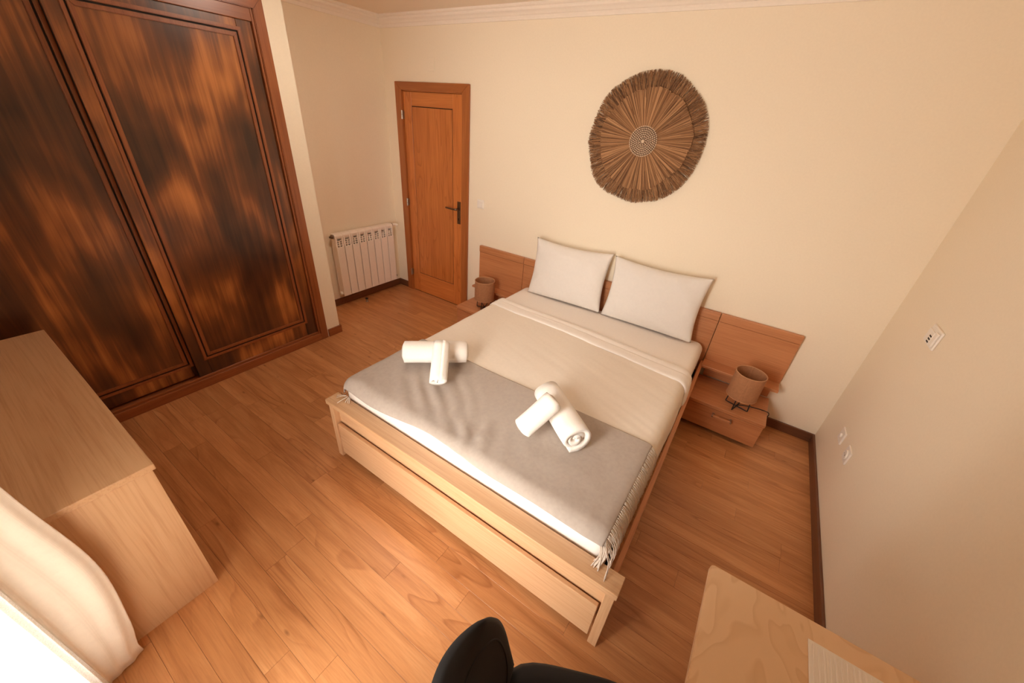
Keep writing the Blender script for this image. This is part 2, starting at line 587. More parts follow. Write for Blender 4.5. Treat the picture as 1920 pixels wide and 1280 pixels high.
# balcony window
wn = thing('window_1', ((WIN['x0'] + WIN['x1']) / 2, YF - 0.07, WIN['z0']), kind='structure')
wx0, wx1, wz0, wz1 = WIN['x0'], WIN['x1'], WIN['z0'], WIN['z1']
wy0, wy1 = YF - 0.10, YF - 0.04
fw = 0.045
box('window_frame', 'upvc', wn, wx0, wx0 + fw, wy0, wy1, wz0, wz1, 0.004)
box('window_frame', 'upvc', wn, wx1 - fw, wx1, wy0, wy1, wz0, wz1, 0.004)
box('window_frame', 'upvc', wn, wx0 + fw, wx1 - fw, wy0, wy1, wz1 - fw, wz1, 0.004)
box('window_frame', 'upvc', wn, wx0 + fw, wx1 - fw, wy0, wy1, wz0, wz0 + fw, 0.004)
xm = (wx0 + wx1) / 2
for a, b_ in ((wx0 + fw, xm), (xm, wx1 - fw)):
    bm = bmesh.new()
    bx(bm, a, a + 0.04, wy0 + 0.012, wy1 + 0.008, wz0 + fw, wz1 - fw, 0.003)
    bx(bm, b_ - 0.04, b_, wy0 + 0.012, wy1 + 0.008, wz0 + fw, wz1 - fw, 0.003)
    bx(bm, a + 0.04, b_ - 0.04, wy0 + 0.012, wy1 + 0.008, wz1 - fw - 0.05, wz1 - fw, 0.003)
    bx(bm, a + 0.04, b_ - 0.04, wy0 + 0.012, wy1 + 0.008, wz0 + fw, wz0 + fw + 0.07, 0.003)
    sash = obj('sash', bm, 'upvc', wn)
    box('pane', 'glass', sash, a + 0.035, b_ - 0.035, wy0 + 0.03, wy0 + 0.034, wz0 + fw + 0.06, wz1 - fw - 0.045)
box('window_handle', 'upvc', wn, xm - 0.012, xm + 0.012, wy1 + 0.006, wy1 + 0.03, 1.0, 1.13, 0.004)

# crown moulding: stepped cove profile swept along each wall
CR = [(0.0, -0.085), (0.010, -0.085), (0.013, -0.072), (0.013, -0.062), (0.020, -0.058), (0.030, -0.046), (0.043, -0.036), (0.047, -0.028), (0.047, -0.020), (0.056, -0.016), (0.062, -0.010), (0.062, 0.0), (0.0, 0.0)]
def crown(name, p0, p1, nrm, m0, m1):
    """p0->p1 along the wall, nrm into the room; m0/m1 mitre sign (+1 inner corner)."""
    p0, p1, nrm = Vector(p0), Vector(p1), Vector(nrm)
    d = (p1 - p0).normalized()
    bm = bmesh.new()
    A = [bm.verts.new(p0 + nrm * o + d * o * m0 + Vector((0, 0, ZC + h))) for o, h in CR]
    B = [bm.verts.new(p1 + nrm * o - d * o * m1 + Vector((0, 0, ZC + h))) for o, h in CR]
    n = len(CR)
    for k in range(n):
        bm.faces.new((A[k], A[(k + 1) % n], B[(k + 1) % n], B[k]))
    bm.faces.new(A)
    bm.faces.new(B)
    return structure(obj(name, bm, 'plaster'))
crown('trim_1', (XL, 0, 0), (0, 0, 0), (0, -1, 0), 1, 1)
crown('trim_2', (XL, -1.185, 0), (XL, 0, 0), (1, 0, 0), 1, 1)
crown('trim_3', (0, 0, 0), (0, YF, 0), (-1, 0, 0), 1, 1)
crown('trim_4', (XL, -1.185, 0), (XW, -1.185, 0), (0, 1, 0), 1, -1)
crown('trim_5', (XW, -1.185, 0), (XW, YF, 0), (1, 0, 0), -1, 1)
crown('trim_6', (XW, YF, 0), (0, YF, 0), (0, 1, 0), 1, 1)

HB, TB = 0.073, 0.014
def skirt(name, mat, x0, x1, y0, y1):
    return structure(box(name, mat, None, x0, x1, y0, y1, 0.0, HB, 0.003, 2))
skirt('baseboard_back', 'skirtX', -3.214, 0.0, -TB, 0)
skirt('baseboard_corner', 'skirtX', XL, -4.128, -TB, 0)
skirt('baseboard_right', 'skirtY', -TB, 0, YF, -TB)
skirt('baseboard_left', 'skirtY', XL, XL + TB, -1.185, -TB)
skirt('baseboard_pier', 'caseY', XW, XW + TB, -1.302, -1.185 + TB)
skirt('baseboard_return', 'skirtX', XL + TB, XW, -1.185, -1.185 + TB)
skirt('baseboard_front', 'skirtX', WIN['x1'] + 0.05, -TB, YF, YF + TB)

# glowing ceiling dome, added out of view to lift the dim alcove side
def fill_glow():
    m, nt, b = base_mat('fill_glow', (0.9, 0.85, 0.78), 0.4)
    v = coords(nt, False)
    n = noise_tex(nt, v, 20, 2)
    c = ramp(nt, n, [(0.0, (1.0, 0.90, 0.77)), (1.0, (1.0, 0.92, 0.80))])
    nt.links.new(c, b.inputs['Emission Color'])
    b.inputs['Emission Strength'].default_value = 30.0
    return m
MAT['fill_glow'] = fill_glow()
FILL_XY = (-2.90, -1.30)
cl = thing('ceiling_fill', (FILL_XY[0], FILL_XY[1], ZC), 'added unseen glowing dome that fills the alcove side with light', 'fill light')
bm = bmesh.new()
capped(bm, [(0.185, ZC - 0.0005), (0.19, ZC - 0.01), (0.19, ZC - 0.03), (0.18, ZC - 0.034)], (*FILL_XY, 0), 40)
obj('fill_base', bm, 'white', cl, True)
bm = bmesh.new()
pr = [(0.178 * math.cos(a), ZC - 0.034 - 0.075 * math.sin(a)) for a in [i * math.pi / 2 / 10 for i in range(11)]]
pr[-1] = (0.002, pr[-1][1])
capped(bm, pr, (*FILL_XY, 0), 40)
obj('fill_dome', bm, 'fill_glow', cl, True)

# ---------------------------------------------------------------- interior door
dr = thing('door_1', (-3.67, 0, 0), kind='structure')
CO0, CO1, CZ = -4.1245, -3.2184, 2.07
def casing_bm(pts, y0, y1):
    bm = bmesh.new()
    a = [bm.verts.new((x, y0, z)) for x, z in pts]
    b = [bm.verts.new((x, y1, z)) for x, z in pts]
    bm.faces.new(a)
    bm.faces.new(b)
    n = len(pts)
    for k in range(n):
        bm.faces.new((a[k], a[(k + 1) % n], b[(k + 1) % n], b[k]))
    bmesh.ops.bevel(bm, geom=list(bm.edges), offset=0.003, segments=2, affect='EDGES')
    return bm
wL, wR, wT = 0.084, 0.079, 0.066
obj('casing', casing_bm([(CO0, 0), (CO0 + wL, 0), (CO0 + wL, CZ - wT), (CO0, CZ)], -0.022, 0.0), 'dcaseZ', dr)
obj('casing', casing_bm([(CO1, 0), (CO1, CZ), (CO1 - wR, CZ - wT), (CO1 - wR, 0)], -0.022, 0.0), 'dcaseZ', dr)
obj('casing', casing_bm([(CO0, CZ), (CO0 + wL, CZ - wT), (CO1 - wR, CZ - wT), (CO1, CZ)], -0.022, 0.0), 'dcaseX', dr)
for a, b_ in ((DX0, DX0 + 0.012), (DX1 - 0.012, DX1)):
    box('jamb', 'doorZ', dr, a, b_, 0.0, T, 0, DZ)
box('jamb', 'doorX', dr, DX0, DX1, 0.0, T, DZ - 0.012, DZ)
LX0, LX1, LZ0, LZ1 = -4.030, -3.306, 0.006, 1.995
PX0, PX1, PZ0, PZ1 = -3.928, -3.420, 0.235, 1.880
gp = 0.0035
leaf = box('leaf', 'dark', dr, LX0 + 0.004, LX1 - 0.004, 0.004, 0.036, LZ0 + .004, LZ1 - .004)
box('stile', 'doorZ', leaf, LX0, PX0 - gp, -0.004, 0.004, LZ0, LZ1, 0.0015)
box('stile', 'doorZ', leaf, PX1 + gp, LX1, -0.004, 0.004, LZ0, LZ1, 0.0015)
box('rail', 'doorX', leaf, PX0 - gp, PX1 + gp, -0.004, 0.004, PZ1 + gp, LZ1, 0.0015)
box('rail', 'doorX', leaf, PX0 - gp, PX1 + gp, -0.004, 0.004, LZ0, PZ0 - gp, 0.0015)
box('panel', 'doorZ', leaf, PX0 + gp, PX1 - gp, -0.004, 0.004, PZ0 + gp, PZ1 - gp, 0.0015)
hp = box('handle_plate', 'bronze', dr, -3.357, -3.318, -0.012, -0.004, 0.905, 1.118, 0.002, 2)
bm = bmesh.new()
tube(bm, [(-3.338, -0.010, 1.048), (-3.338, -0.042, 1.048), (-3.345, -0.052, 1.048), (-3.37, -0.054, 1.048), (-3.47, -0.052, 1.048)], [0.011, 0.010, 0.010, 0.009, 0.008], 10)
obj('lever', bm, 'bronze', hp, True)
bm = bmesh.new()
capped(bm, [(0.006, -0.0135), (0.006, -0.0115)], (-3.338, 0, 0.955), 12, 'Y')
bx(bm, -3.3405, -3.3355, -0.0135, -0.0115, 0.936, 0.955)
obj('keyhole', bm, 'dark', hp)
for z in (1.805, 1.005, 0.225):
    bm = bmesh.new()
    capped(bm, [(0.005, z - 0.038), (0.008, z - 0.036), (0.008, z - 0.002), (0.0065, z), (0.008, z + 0.002), (0.008, z + 0.036), (0.005, z + 0.038)], (-4.042, -0.026, 0), 12)
    bx(bm, -4.046, -4.034, -0.020, -0.004, z - 0.034, z + 0.034)
    obj('hinge', bm, 'steel', dr)

# ---------------------------------------------------------------- built-in wardrobe
wd = thing('wardrobe', (-4.0, -2.3, 0), 'tall built-in wardrobe with dark glossy sliding doors and mottled veneer', 'wardrobe')
WY0, WY1 = -1.312, -3.285
def casing_yz(pts, x0, x1, bev=0.004):
    bm = bmesh.new()
    a = [bm.verts.new((x0, y, z)) for y, z in pts]
    b = [bm.verts.new((x1, y, z)) for y, z in pts]
    bm.faces.new(a)
    bm.faces.new(b)
    n = len(pts)
    for k in range(n):
        bm.faces.new((a[k], a[(k + 1) % n], b[(k + 1) % n], b[k]))
    bmesh.ops.bevel(bm, geom=list(bm.edges), offset=bev, segments=2, affect='EDGES')
    return bm
cw = 0.066
ZI, ZO = 2.300, 2.374
obj('casing', casing_yz([(WY0, 0), (WY0, ZO), (WY0 - cw, ZI), (WY0 - cw, 0)], XW - 0.05, XW + 0.012), 'caseZ', wd)
obj('casing', casing_yz([(WY1, 0), (WY1, ZO), (WY1 + cw, ZI), (WY1 + cw, 0)], XW - 0.05, XW + 0.012), 'caseZ', wd)
obj('casing', casing_yz([(WY0, ZO), (WY0 - cw, ZI), (WY1 + cw, ZI), (WY1, ZO)], XW - 0.05, XW + 0.012), 'caseY', wd)
box('fascia', 'caseY', wd, XW - 0.012, XW - 0.002, WY1 + cw, WY0 - cw, 2.238, 2.304, 0.002)
pl_ = box('plinth', 'caseY', wd, XW - 0.10, XW + 0.010, WY1 + 0.002, WY0 - 0.002, 0.0, 0.066, 0.004, 2)
box('plinth_lip', 'caseY', pl_, XW - 0.020, XW - 0.004, WY1 + cw, WY0 - cw, 0.064, 0.084, 0.005, 2)
box('carcass', 'dark', wd, XL + 0.004, XW - 0.115, WY1 + 0.002, WY0 - 0.002, 0.0, ZO)
box('jamb_strip', 'caseZ', wd, XW - 0.03, XW + 0.002, WY0 - cw - 0.014, WY0 - cw, 0.066, 2.30, 0.003, 2)
def sliding_door(ya, yb, xf, pa, pb, pz0, pz1):
    """ya>yb outer edges, pa>pb the groove rectangle, xf front face."""
    z0, z1 = 0.082, 2.262
    d = box('sliding_door', 'dark', wd, xf - 0.030, xf - 0.006, yb, ya, z0, z1)
    g = 0.009
    mo = 0.020
    box('stile', 'veneer', d, xf - 0.012, xf, pa + g, ya, z0, z1, 0.003, 2)
    box('stile', 'veneer', d, xf - 0.012, xf, yb, pb - g, z0, z1, 0.003, 2)
    box('rail', 'veneer', d, xf - 0.012, xf, pb - g, pa + g, z0, pz0 - g, 0.003, 2)
    box('rail', 'veneer', d, xf - 0.012, xf, pb - g, pa + g, pz1 + g, z1, 0.003, 2)
    box('panel', 'veneer', d, xf - 0.013, xf - 0.004, pb + mo, pa - mo, pz0 + mo, pz1 - mo, 0.002)
    # bead moulding inside the groove and a thin bead outside it
    for (o0, o1, h) in ((0.0, mo + 0.002, 0.004), (-0.028, -g, 0.006)):
        def ring(y0, y1, za, zb, t0, t1):
            bm = bmesh.new()
            lo, hi = min(t0, t1), max(t0, t1)
            for pts in ([(y0 - lo, za + lo), (y0 - hi, za + hi), (y0 - hi, zb - hi), (y0 - lo, zb - lo)],
                        [(y1 + lo, za + lo), (y1 + hi, za + hi), (y1 + hi, zb - hi), (y1 + lo, zb - lo)],
                        [(y0 - lo, za + lo), (y0 - hi, za + hi), (y1 + hi, za + hi), (y1 + lo, za + lo)],
                        [(y0 - lo, zb - lo), (y0 - hi, zb - hi), (y1 + hi, zb - hi), (y1 + lo, zb - lo)]):
                a = [bm.verts.new((xf - 0.013, y, z)) for y, z in pts]
                cy = sum(p[0] for p in pts) / 4
                b = [bm.verts.new((xf + h, y, z)) for y, z in pts]
                bm.faces.new(b)
                for k in range(4):
                    bm.faces.new((a[k], a[(k + 1) % 4], b[(k + 1) % 4], b[k]))
            bmesh.ops.bevel(bm, geom=[e for e in bm.edges if all(v.co.x > xf for v in e.verts)], offset=0.003, segments=2, affect='EDGES')
            return bm
        obj('bead_moulding', ring(pa, pb, pz0, pz1, o0, o1), 'caseZ', d)
sliding_door(-1.394, -2.292, XW - 0.014, -1.490, -2.205, 0.226, 2.172)
sliding_door(-2.235, -3.216, XW - 0.060, -2.318, -3.120, 0.190, 2.172)

# ---------------------------------------------------------------- bed
bed = thing('double_bed', (-1.66, -1.05, 0), 'wide light wood double bed frame with low headboard wings and footboard drawer', 'bed')
FY0, FY1 = -2.095, -2.012
CX0, CX1 = -2.507, -0.787
fb = box('footboard', 'beechX', bed, -2.490, -0.806, -2.052, -2.026, 0.16, 0.397, 0.002)
box('cap_rail', 'beechX', fb, CX0, CX1, FY0, FY1, 0.396, 0.427, 0.0025, 2)
box('post', 'beechZ', fb, -2.498, -2.461, -2.086, -2.026, 0.0, 0.396, 0.002)
box('post', 'beechZ', fb, -0.830, -0.793, -2.086, -2.026, 0.0, 0.396, 0.002)
dw = box('drawer', 'beechX', bed, -2.455, -0.838, -2.080, -2.060, 0.035, 0.262, 0.003, 2)
box('drawer_box', 'beechX', dw, -2.43, -0.86, -2.056, -1.45, 0.06, 0.15)
def beam(name, mat, parent, p0, p1, th, z0, z1):
    p0, p1 = Vector((*p0, 0)), Vector((*p1, 0))
    d = (p1 - p0).normalized()
    n = Vector((d.y, -d.x, 0)) * th / 2
    bm = bmesh.new()
    q = [p0 - n, p0 + n, p1 + n, p1 - n]
    a = [bm.verts.new((v.x, v.y, z0)) for v in q]
    b = [bm.verts.new((v.x, v.y, z1)) for v in q]
    bm.faces.new(a)
    bm.faces.new(b)
    for k in range(4):
        bm.faces.new((a[k], a[(k + 1) % 4], b[(k + 1) % 4], b[k]))
    bmesh.ops.bevel(bm, geom=list(bm.edges), offset=0.002, segments=1, affect='EDGES')
    return obj(name, bm, mat, parent)
beam('side_rail', 'headY', bed, (-0.826, -2.024), (-0.848, -0.060), 0.022, 0.14, 0.372)
beam('side_rail', 'headY', bed, (-2.482, -2.024), (-2.510, -0.060), 0.022, 0.14, 0.372)
box('bed_base', 'dark', bed, -2.468, -0.866, -2.0, -0.07, 0.20, 0.282)
# headboard: centre section and two wings, each with a cap rail and a lower panel
hbz0, hbz1, hbc = 0.378, 0.760, 0.700
for nm, x0, x1 in (('headboard', -2.527, -0.846), ('headboard_wing', -0.842, -0.338), ('headboard_wing', -3.047, -2.531)):
    zz0 = 0.05 if nm == 'headboard' else hbz0
    h = box(nm, 'headX', bed, x0, x1, -0.030, -0.004, zz0, hbc - 0.0015, 0.0015)
    box('cap_rail', 'headX', h, x0, x1, -0.036, -0.003, hbc + 0.0015, hbz1, 0.003, 2)
    if nm != 'headboard':
        box('ledge', 'headX', h, x0, x1, -0.140, -0.004, 0.357, 0.3775, 0.003, 2)
        box('back_panel', 'headX', h, x0 + 0.03, x1 - 0.03, -0.034, -0.016, 0.246, 0.357)

# mattress with white fitted sheet
MX0, MX1, MY0, MY1, MZ0, MZ1 = -2.468, -0.874, -1.998, -0.052, 0.284, 0.520
bm = bmesh.new()
bx(bm, MX0, MX1, MY0, MY1, MZ0, MZ1, 0.055, 6)
mat_o = obj('mattress', bm, 'white_cotton', None, True, loc=(-1.67, -1.03, MZ0))
tag(mat_o, 'thick mattress in a white fitted sheet showing along the foot of the bed', 'mattress')

def drape(nu, nv, a0, a1, b0, b1, off, wr, skew=None, zmin=0.0, r=0.055):
    """Cloth lying on the mattress top and falling over its edges."""
    rx0, rx1, ry0, ry1 = MX0 + r, MX1 - r, MY0 + r, MY1 - r
    R = r + off
    bm = bmesh.new()
    def f(u, v):
        a = a0 + (a1 - a0) * u
        b = b0 + (b1 - b0) * v
        if skew:
            b += skew(u, v)
        ca, cb = min(max(a, rx0), rx1), min(max(b, ry0), ry1)
        o = Vector((a - ca, b - cb, 0))
        L = o.length
        top = MZ1 + off
        if L < 1e-6:
            p = Vector((ca, cb, top))
            nrm = Vector((0, 0, 1))
        else:
            d = o / L
            th = min(L / R, math.pi / 2)
            drop = max(0.0, L - R * math.pi / 2)
            p = Vector((ca, cb, 0)) + d * (R * math.sin(th) + drop * 0.10)
            p.z = top - R * (1 - math.cos(th)) - drop
            nrm = d * math.sin(th) + Vector((0, 0, math.cos(th)))
        p += nrm * wr(a, b, L)
        p.z = max(p.z, zmin)
        return p
    grid(bm, nu, nv, f)
    return bm

def thicken(o, t):
    m = o.modifiers.new('thickness', 'SOLIDIFY')
    m.thickness = t
    m.offset = -1
    return o

def wr_sheet(a, b, L):
    w = 0.004 * fbm(a * 2.2 + 3, b * 2.5, 1.0)
    # long shallow diagonal creases
    s = (a * 0.35 + b * 1.0)
    w += 0.0035 * fbm(s * 9.0, a * 0.9, 5.0, 3) * (0.4 + 0.6 * max(0, min(1, (a + 2.3) / 1.2)))
    w += 0.006 * math.sin(b * 13 + a * 3) * min(1, max(0, L - 0.05) / 0.08) * fbm(b * 2, 0, 9)
    return w + 0.004
bs = obj('bed_sheet', drape(150, 150, -2.615, -0.725, -1.955, -0.585, 0.006, wr_sheet,
         skew=lambda u, v: -0.10 * u * v - 0.012 * math.sin(u * 7) * v), 'sheet', None, True, loc=(-1.66, -1.2, 0.528))
tag(bs, 'smooth cream top sheet stretched over the bed with folded-back upper edge', 'bed sheet')
thicken(bs, 0.003)
def turn_back():
    bm = bmesh.new()
    r = 0.055
    def prof(t):
        # t 0..1 : from under-front, round the rounded fold, back over the top
        return t
    N, K = 110, 26
    def f(u, v):
        a = -2.60 + (1.872) * u
        rx0, rx1 = MX0 + r, MX1 - r
        ca = min(max(a, rx0), rx1)
        L = abs(a - ca)
        sg = 1 if a > ca else -1
        R = r + 0.012
        th = min(L / R, math.pi / 2)
        drop = max(0, L - R * math.pi / 2)
        x = ca + sg * (R * math.sin(th) + drop * 0.08)
        zt = MZ1 + 0.012 - R * (1 - math.cos(th)) - drop
        nx, nz = (sg * math.sin(th), math.cos(th)) if L > 0 else (0, 1)
        yb = -0.455 - 0.115 * u - 0.010 * math.sin(u * 9)          # rear fold edge
        yf = yb - 0.150 - 0.025 * u + 0.012 * fbm(u * 4, 2.0)       # front hem
        y = yb + (yf - yb) * v
        h = 0.012 * math.sin(math.pi * min(1, v * 2.2)) ** 0.6 * (1 if v < 0.5 else 1) if v < 0.45 else 0.012 - 0.003 * (v - 0.45) / 0.55
        if v > 0.90:
            h *= max(0.0, (1 - v) / 0.10) ** 0.5
        if v < 0.08:
            h = 0.012 * (v / 0.08) ** 0.5
        h += 0.004 * fbm(a * 3, y * 9, 4.0) * math.sin(math.pi * v)
        return Vector((x + nx * h, y, zt + nz * h - 0.001))
    grid(bm, N, K, f)
    return bm
tb = obj('folded_edge', turn_back(), 'white_cotton', bs, True)
thicken(tb, 0.003)

# grey throw at the foot of the bed with fringed ends
def wr_throw(a, b, L):
    w = 0.004 * fbm(a * 3 + 8, b * 3, 2.0)
    # soft rumples fanning in from the left side and the front edge
    k = max(0, 1 - abs(b + 1.78) / 0.26) * max(0, 1 - abs(a + 2.02) / 0.36)
    w += 0.0065 * k * math.sin((a * 0.72 + b * 0.9) * 62 + 2 * fbm(a * 4, b * 4, 3.0))
    k2 = max(0, 1 - abs(b + 1.88) / 0.14) * max(0, 1 - abs(a + 1.62) / 0.22)
    w += 0.010 * k2 * math.sin((a * 0.9 + b * 0.30) * 60 + 2 * fbm(a * 5, b * 5, 7.0))
    w += 0.0045 * fbm(a * 9, b * 5, 6.0) * math.exp(-abs(b + 1.95) / 0.12)
    return w + 0.006
TA0, TA1 = -2.63, -0.893
throw_skew = lambda u, v: (-0.05 * max(0.0, 1 - u / 0.12) - 0.012 * math.sin(u * 9)) * (1 - v) - 0.012 * math.sin(u * 3.1) * v + 0.02 * (1 - v) * (u - 0.5) + 0.006 * math.sin(u * 17) * (1 - v)
tw = obj('throw_blanket', drape(190, 110, TA0, TA1, -2.012, -1.400, 0.012, wr_throw, skew=throw_skew, zmin=0.436), 'throw', None, True, loc=(-1.66, -1.7, 0.535))
tag(tw, 'grey woven throw with pale fringe spread across the foot of the bed', 'blanket')
thicken(tw, 0.004)
def fringe_right():
    bm = bmesh.new()
    rr = random.Random(3)
    n = 74
    for i in range(n):
        b = -2.040 + 0.635 * (i + 0.5) / n + rr.uniform(-.003, .003)
        x0 = MX1 - 0.055 + 0.067 * math.sin(min(1.57, 0.032 / 0.067 + 0.02))
        near = max(0.0, 1 - (b + 2.04) / 0.25)
        cx, cz = MX1 - 0.055, MZ1 - 0.055
        th0 = 0.50
        Rr = 0.078
        L = rr.uniform(0.085, 0.125) + 0.05 * near
        pts = []
        sw = rr.uniform(-0.016, 0.016) - 0.045 * near
        for k in range(7):
            s = L * k / 6
            th = th0 + s / Rr
            if th < math.pi / 2:
                p = (cx + Rr * math.sin(th), 0, cz + Rr * math.cos(th))
            else:
                dd = (th - math.pi / 2) * Rr
                p = (cx + Rr + 0.004 * math.sin(s * 60 + i), 0, cz - dd)
            yy = max(-2.0 if k < 1 else -2.06, b) + sw * (k / 6) ** 1.4 + 0.003 * math.sin(i * 2.1 + k)
            pts.append((min(p[0], -0.846), yy, max(p[2], 0.39)))
        tube(bm, pts, 0.0017, 4)
    # bunched strands at the front corner, trailing down onto the footboard cap
    for i in range(20):
        st = Vector((-0.912 + 0.0022 * i, -1.996 - rr.uniform(0, .004), 0.508 - 0.0008 * i))
        en = Vector((-0.896 + rr.uniform(-.016, .020), -2.040 + rr.uniform(-.016, .014), 0.4292))
        mid = Vector((st.x * 0.5 + en.x * 0.5 + 0.010, -2.022, 0.462))
        pts = []
        for q in range(8):
            t = q / 7
            pts.append(st * (1 - t) ** 2 + mid * 2 * t * (1 - t) + en * t * t)
        tube(bm, pts, 0.0018, 5)
    return bm
fr_ = obj('fringe', fringe_right(), 'fringe', tw, True)
fr_['kind'] = 'stuff'
def fringe_left():
    bm = bmesh.new()
    rr = random.Random(5)
    cx = MX0 - 0.020
    n = 60
    for i in range(n):
        b = -2.02 + 0.60 * (i + 0.5) / n
        L = rr.uniform(0.03, 0.045)
        pts = [(cx - 0.010 - 0.004 * math.sin(i), b + rr.uniform(-.004, .004) * k, 0.418 - L * k / 4) for k in range(5)]
        if b > -2.005:
            tube(bm, pts, 0.0017, 4)
    # loose strands spilling onto the footboard cap at the corner
    base = Vector((-2.415, -2.022, 0.452))
    ends = [(-2.470, -2.048), (-2.482, -2.035), (-2.462, -2.028), (-2.425, -2.074), (-2.395, -2.045), (-2.38, -2.040), (-2.37, -2.038)]
    for k, e in enumerate(ends):
        st = base + Vector((0.006 * k, 0, 0.004))
        en = Vector((e[0], e[1], 0.4295))
        mid = (st + en) / 2 + Vector((rr.uniform(-.006, .006), rr.uniform(-.006, .006), 0.004))
        pts = []
        for q in range(9):
            t = q / 8
            p = st * (1 - t) ** 2 + mid * 2 * t * (1 - t) + en * t * t
            p.z = max(p.z, 0.4292)
            pts.append(p)
        tube(bm, pts, 0.0019, 5)
    return bm
fl_ = obj('fringe', fringe_left(), 'fringe', tw, True)
fl_['kind'] = 'stuff'

# ---------------------------------------------------------------- pillows
def pillow_mesh(w, h, t, seed):
    bm = bmesh.new()
    rr = random.Random(seed)
    N = 56
    def P(u, v, side):
        x, y = 2 * u - 1, 2 * v - 1
        # outline: sides bow inward a little, corners stay pointed
        px = w / 2 * x * (1 - 0.070 * (1 - y * y) * abs(x) ** 2)
        py = h / 2 * y * (1 - (0.105 if y > 0 else 0.02) * (1 - x * x) * abs(y) ** 2)
        fx, fy = max(0, 1 - abs(x) ** 2.6), max(0, 1 - abs(y) ** 2.6)
        th = t / 2 * (fx * fy) ** 0.50
        n = 0.010 * fbm(x * 1.6 + seed, y * 1.6, side * 3.0) * (fx * fy) ** 0.3
        edge = (1 - fx * fy)
        n += 0.004 * math.sin(14 * (x + y * 0.6) + seed) * edge * (fx * fy) ** 0.25
        return Vector((px, py, side * (th + n * (1 if th > 0 else 0))))
    fr = grid(bm, N, N, lambda u, v: P(u, v, 1))
    bk = grid(bm, N, N, lambda u, v: P(u, v, -1))
    bmesh.ops.remove_doubles(bm, verts=bm.verts, dist=1e-5)
    return bm
def flange(bm, w, h):
    pass
def pillow(name, cx, yb, zb, w, h, t, lean, yaw, roll, seed, label):
    bm = pillow_mesh(w, h, t, seed)
    # pillow plane: x along width, y up, z outward normal -> lean back against the headboard
    m = Matrix.Translation((cx, yb, zb)) @ Matrix.Rotation(math.radians(yaw), 4, 'Z') @ Matrix.Rotation(math.radians(90 - lean), 4, 'X') @ Matrix.Rotation(math.radians(roll), 4, 'Z') @ Matrix.Translation((0, h / 2 * 0.92, 0))
    xform(bm, m)
    o = obj(name, bm, 'pillow', None, True, loc=(cx, yb, zb))
    return tag(o, label, 'pillow', 'bed pillows')
pillow('pillow', -2.030, -0.172, 0.547, 0.685, 0.480, 0.150, 12, 1.5, 0.8, 1, 'left white pillow propped against the headboard nearer the door')
pillow('pillow', -1.318, -0.162, 0.547, 0.715, 0.480, 0.155, 10, -1.0, 0.6, 2, 'right white pillow propped against the headboard nearer the side wall')

# ---------------------------------------------------------------- rolled towels
def rolled_towel(name, p0, p1, rad, turns, seed, label, squash=0.92, start=0.0):
    p0, p1 = Vector(p0), Vector(p1)
    L = (p1 - p0).length
    th = rad / (turns + 0.35)
    pts = []
    n = int(turns * 34)
    for i in range(n + 1):
        a = i / n * turns * 2 * math.pi
        r = rad - th * 0.5 - th * (a / (2 * math.pi)) * 0.98
        r = max(r, th * 0.25)
        w = 1 + 0.025 * math.sin(2 * a + seed) + 0.02 * math.sin(3 * a + seed * 2)
        pts.append((r * w * math.cos(a + start), r * w * math.sin(a + start) * squash))
    bm = bmesh.new()
    nl = 9
    t2 = th * 0.46
    out, inn = [], []
    for i, (x, y) in enumerate(pts):
        xa, ya = pts[max(i - 1, 0)]
        xb, yb = pts[min(i + 1, len(pts) - 1)]
        tx, ty = xb - xa, yb - ya
        l = math.hypot(tx, ty) or 1
        nx, ny = ty / l, -tx / l
        k = 1.0 if 2 < i < len(pts) - 3 else 0.72
        out.append((x + nx * t2 * k, y + ny * t2 * k))
        inn.append((x - nx * t2 * k, y - ny * t2 * k))
    loop = out + inn[::-1]
    rings = []
    for j in range(nl):
        s = j / (nl - 1)
        e = 1.0
        ring = []
        for q, (x, y) in enumerate(loop):
            rr = math.hypot(x, y)
            ends = 0.0
            # the edge of the roll is soft: layers slightly staggered at the ends
            zz = (s - 0.5) * L
            if j in (0, nl - 1):
                sg = -1 if j == 0 else 1
                zz += sg * (0.006 * math.sin(rr * 150 + seed) + 0.004 * math.sin(q * 0.11) - 0.003)
                x2, y2 = x * 0.985, y * 0.985
            else:
                x2, y2 = x, y
            wob = 1 + 0.02 * fbm(x * 20, y * 20, s * 3 + seed)
            ring.append(bm.verts.new((x2 * wob, y2 * wob, zz)))
        rings.append(ring)
    m = len(loop)
    for A, B in zip(rings, rings[1:]):
        for k in range(m):
            bm.faces.new((A[k], A[(k + 1) % m], B[(k + 1) % m], B[k]))
    # rounded end faces between the two skins
    h = len(out)
    for R in (rings[0], rings[-1]):
        for k in range(h - 1):
            bm.faces.new((R[k], R[k + 1], R[m - 2 - k], R[m - 1 - k]))
    d = (p1 - p0).normalized()
    zax = d
    upv = Vector((0, 0, 1))
    yax = (upv - d * upv.dot(d)).normalized()
    xax = yax.cross(zax)
    mt = Matrix((xax, yax, zax)).transposed().to_4x4()
    mt.translation = (p0 + p1) / 2
    xform(bm, mt)
    c = (p0 + p1) / 2
    o = obj(name, bm, 'terry', None, True, loc=(c.x, c.y, c.z))
    return tag(o, label, 'towel', 'rolled white towels on the throw')
ZT = MZ1 + 0.026
rolled_towel('towel', (-2.300, -1.690, ZT + 0.078), (-2.020, -1.450, ZT + 0.078), 0.084, 3, 1.0, 'large rolled white towel lying flat at the left side of the bed', start=-1.2)
rolled_towel('towel', (-1.975, -1.755, ZT + 0.060), (-2.090, -1.600, ZT + 0.190), 0.060, 2, 2.0, 'small rolled white towel leaning on the left large towel roll', start=2.0)
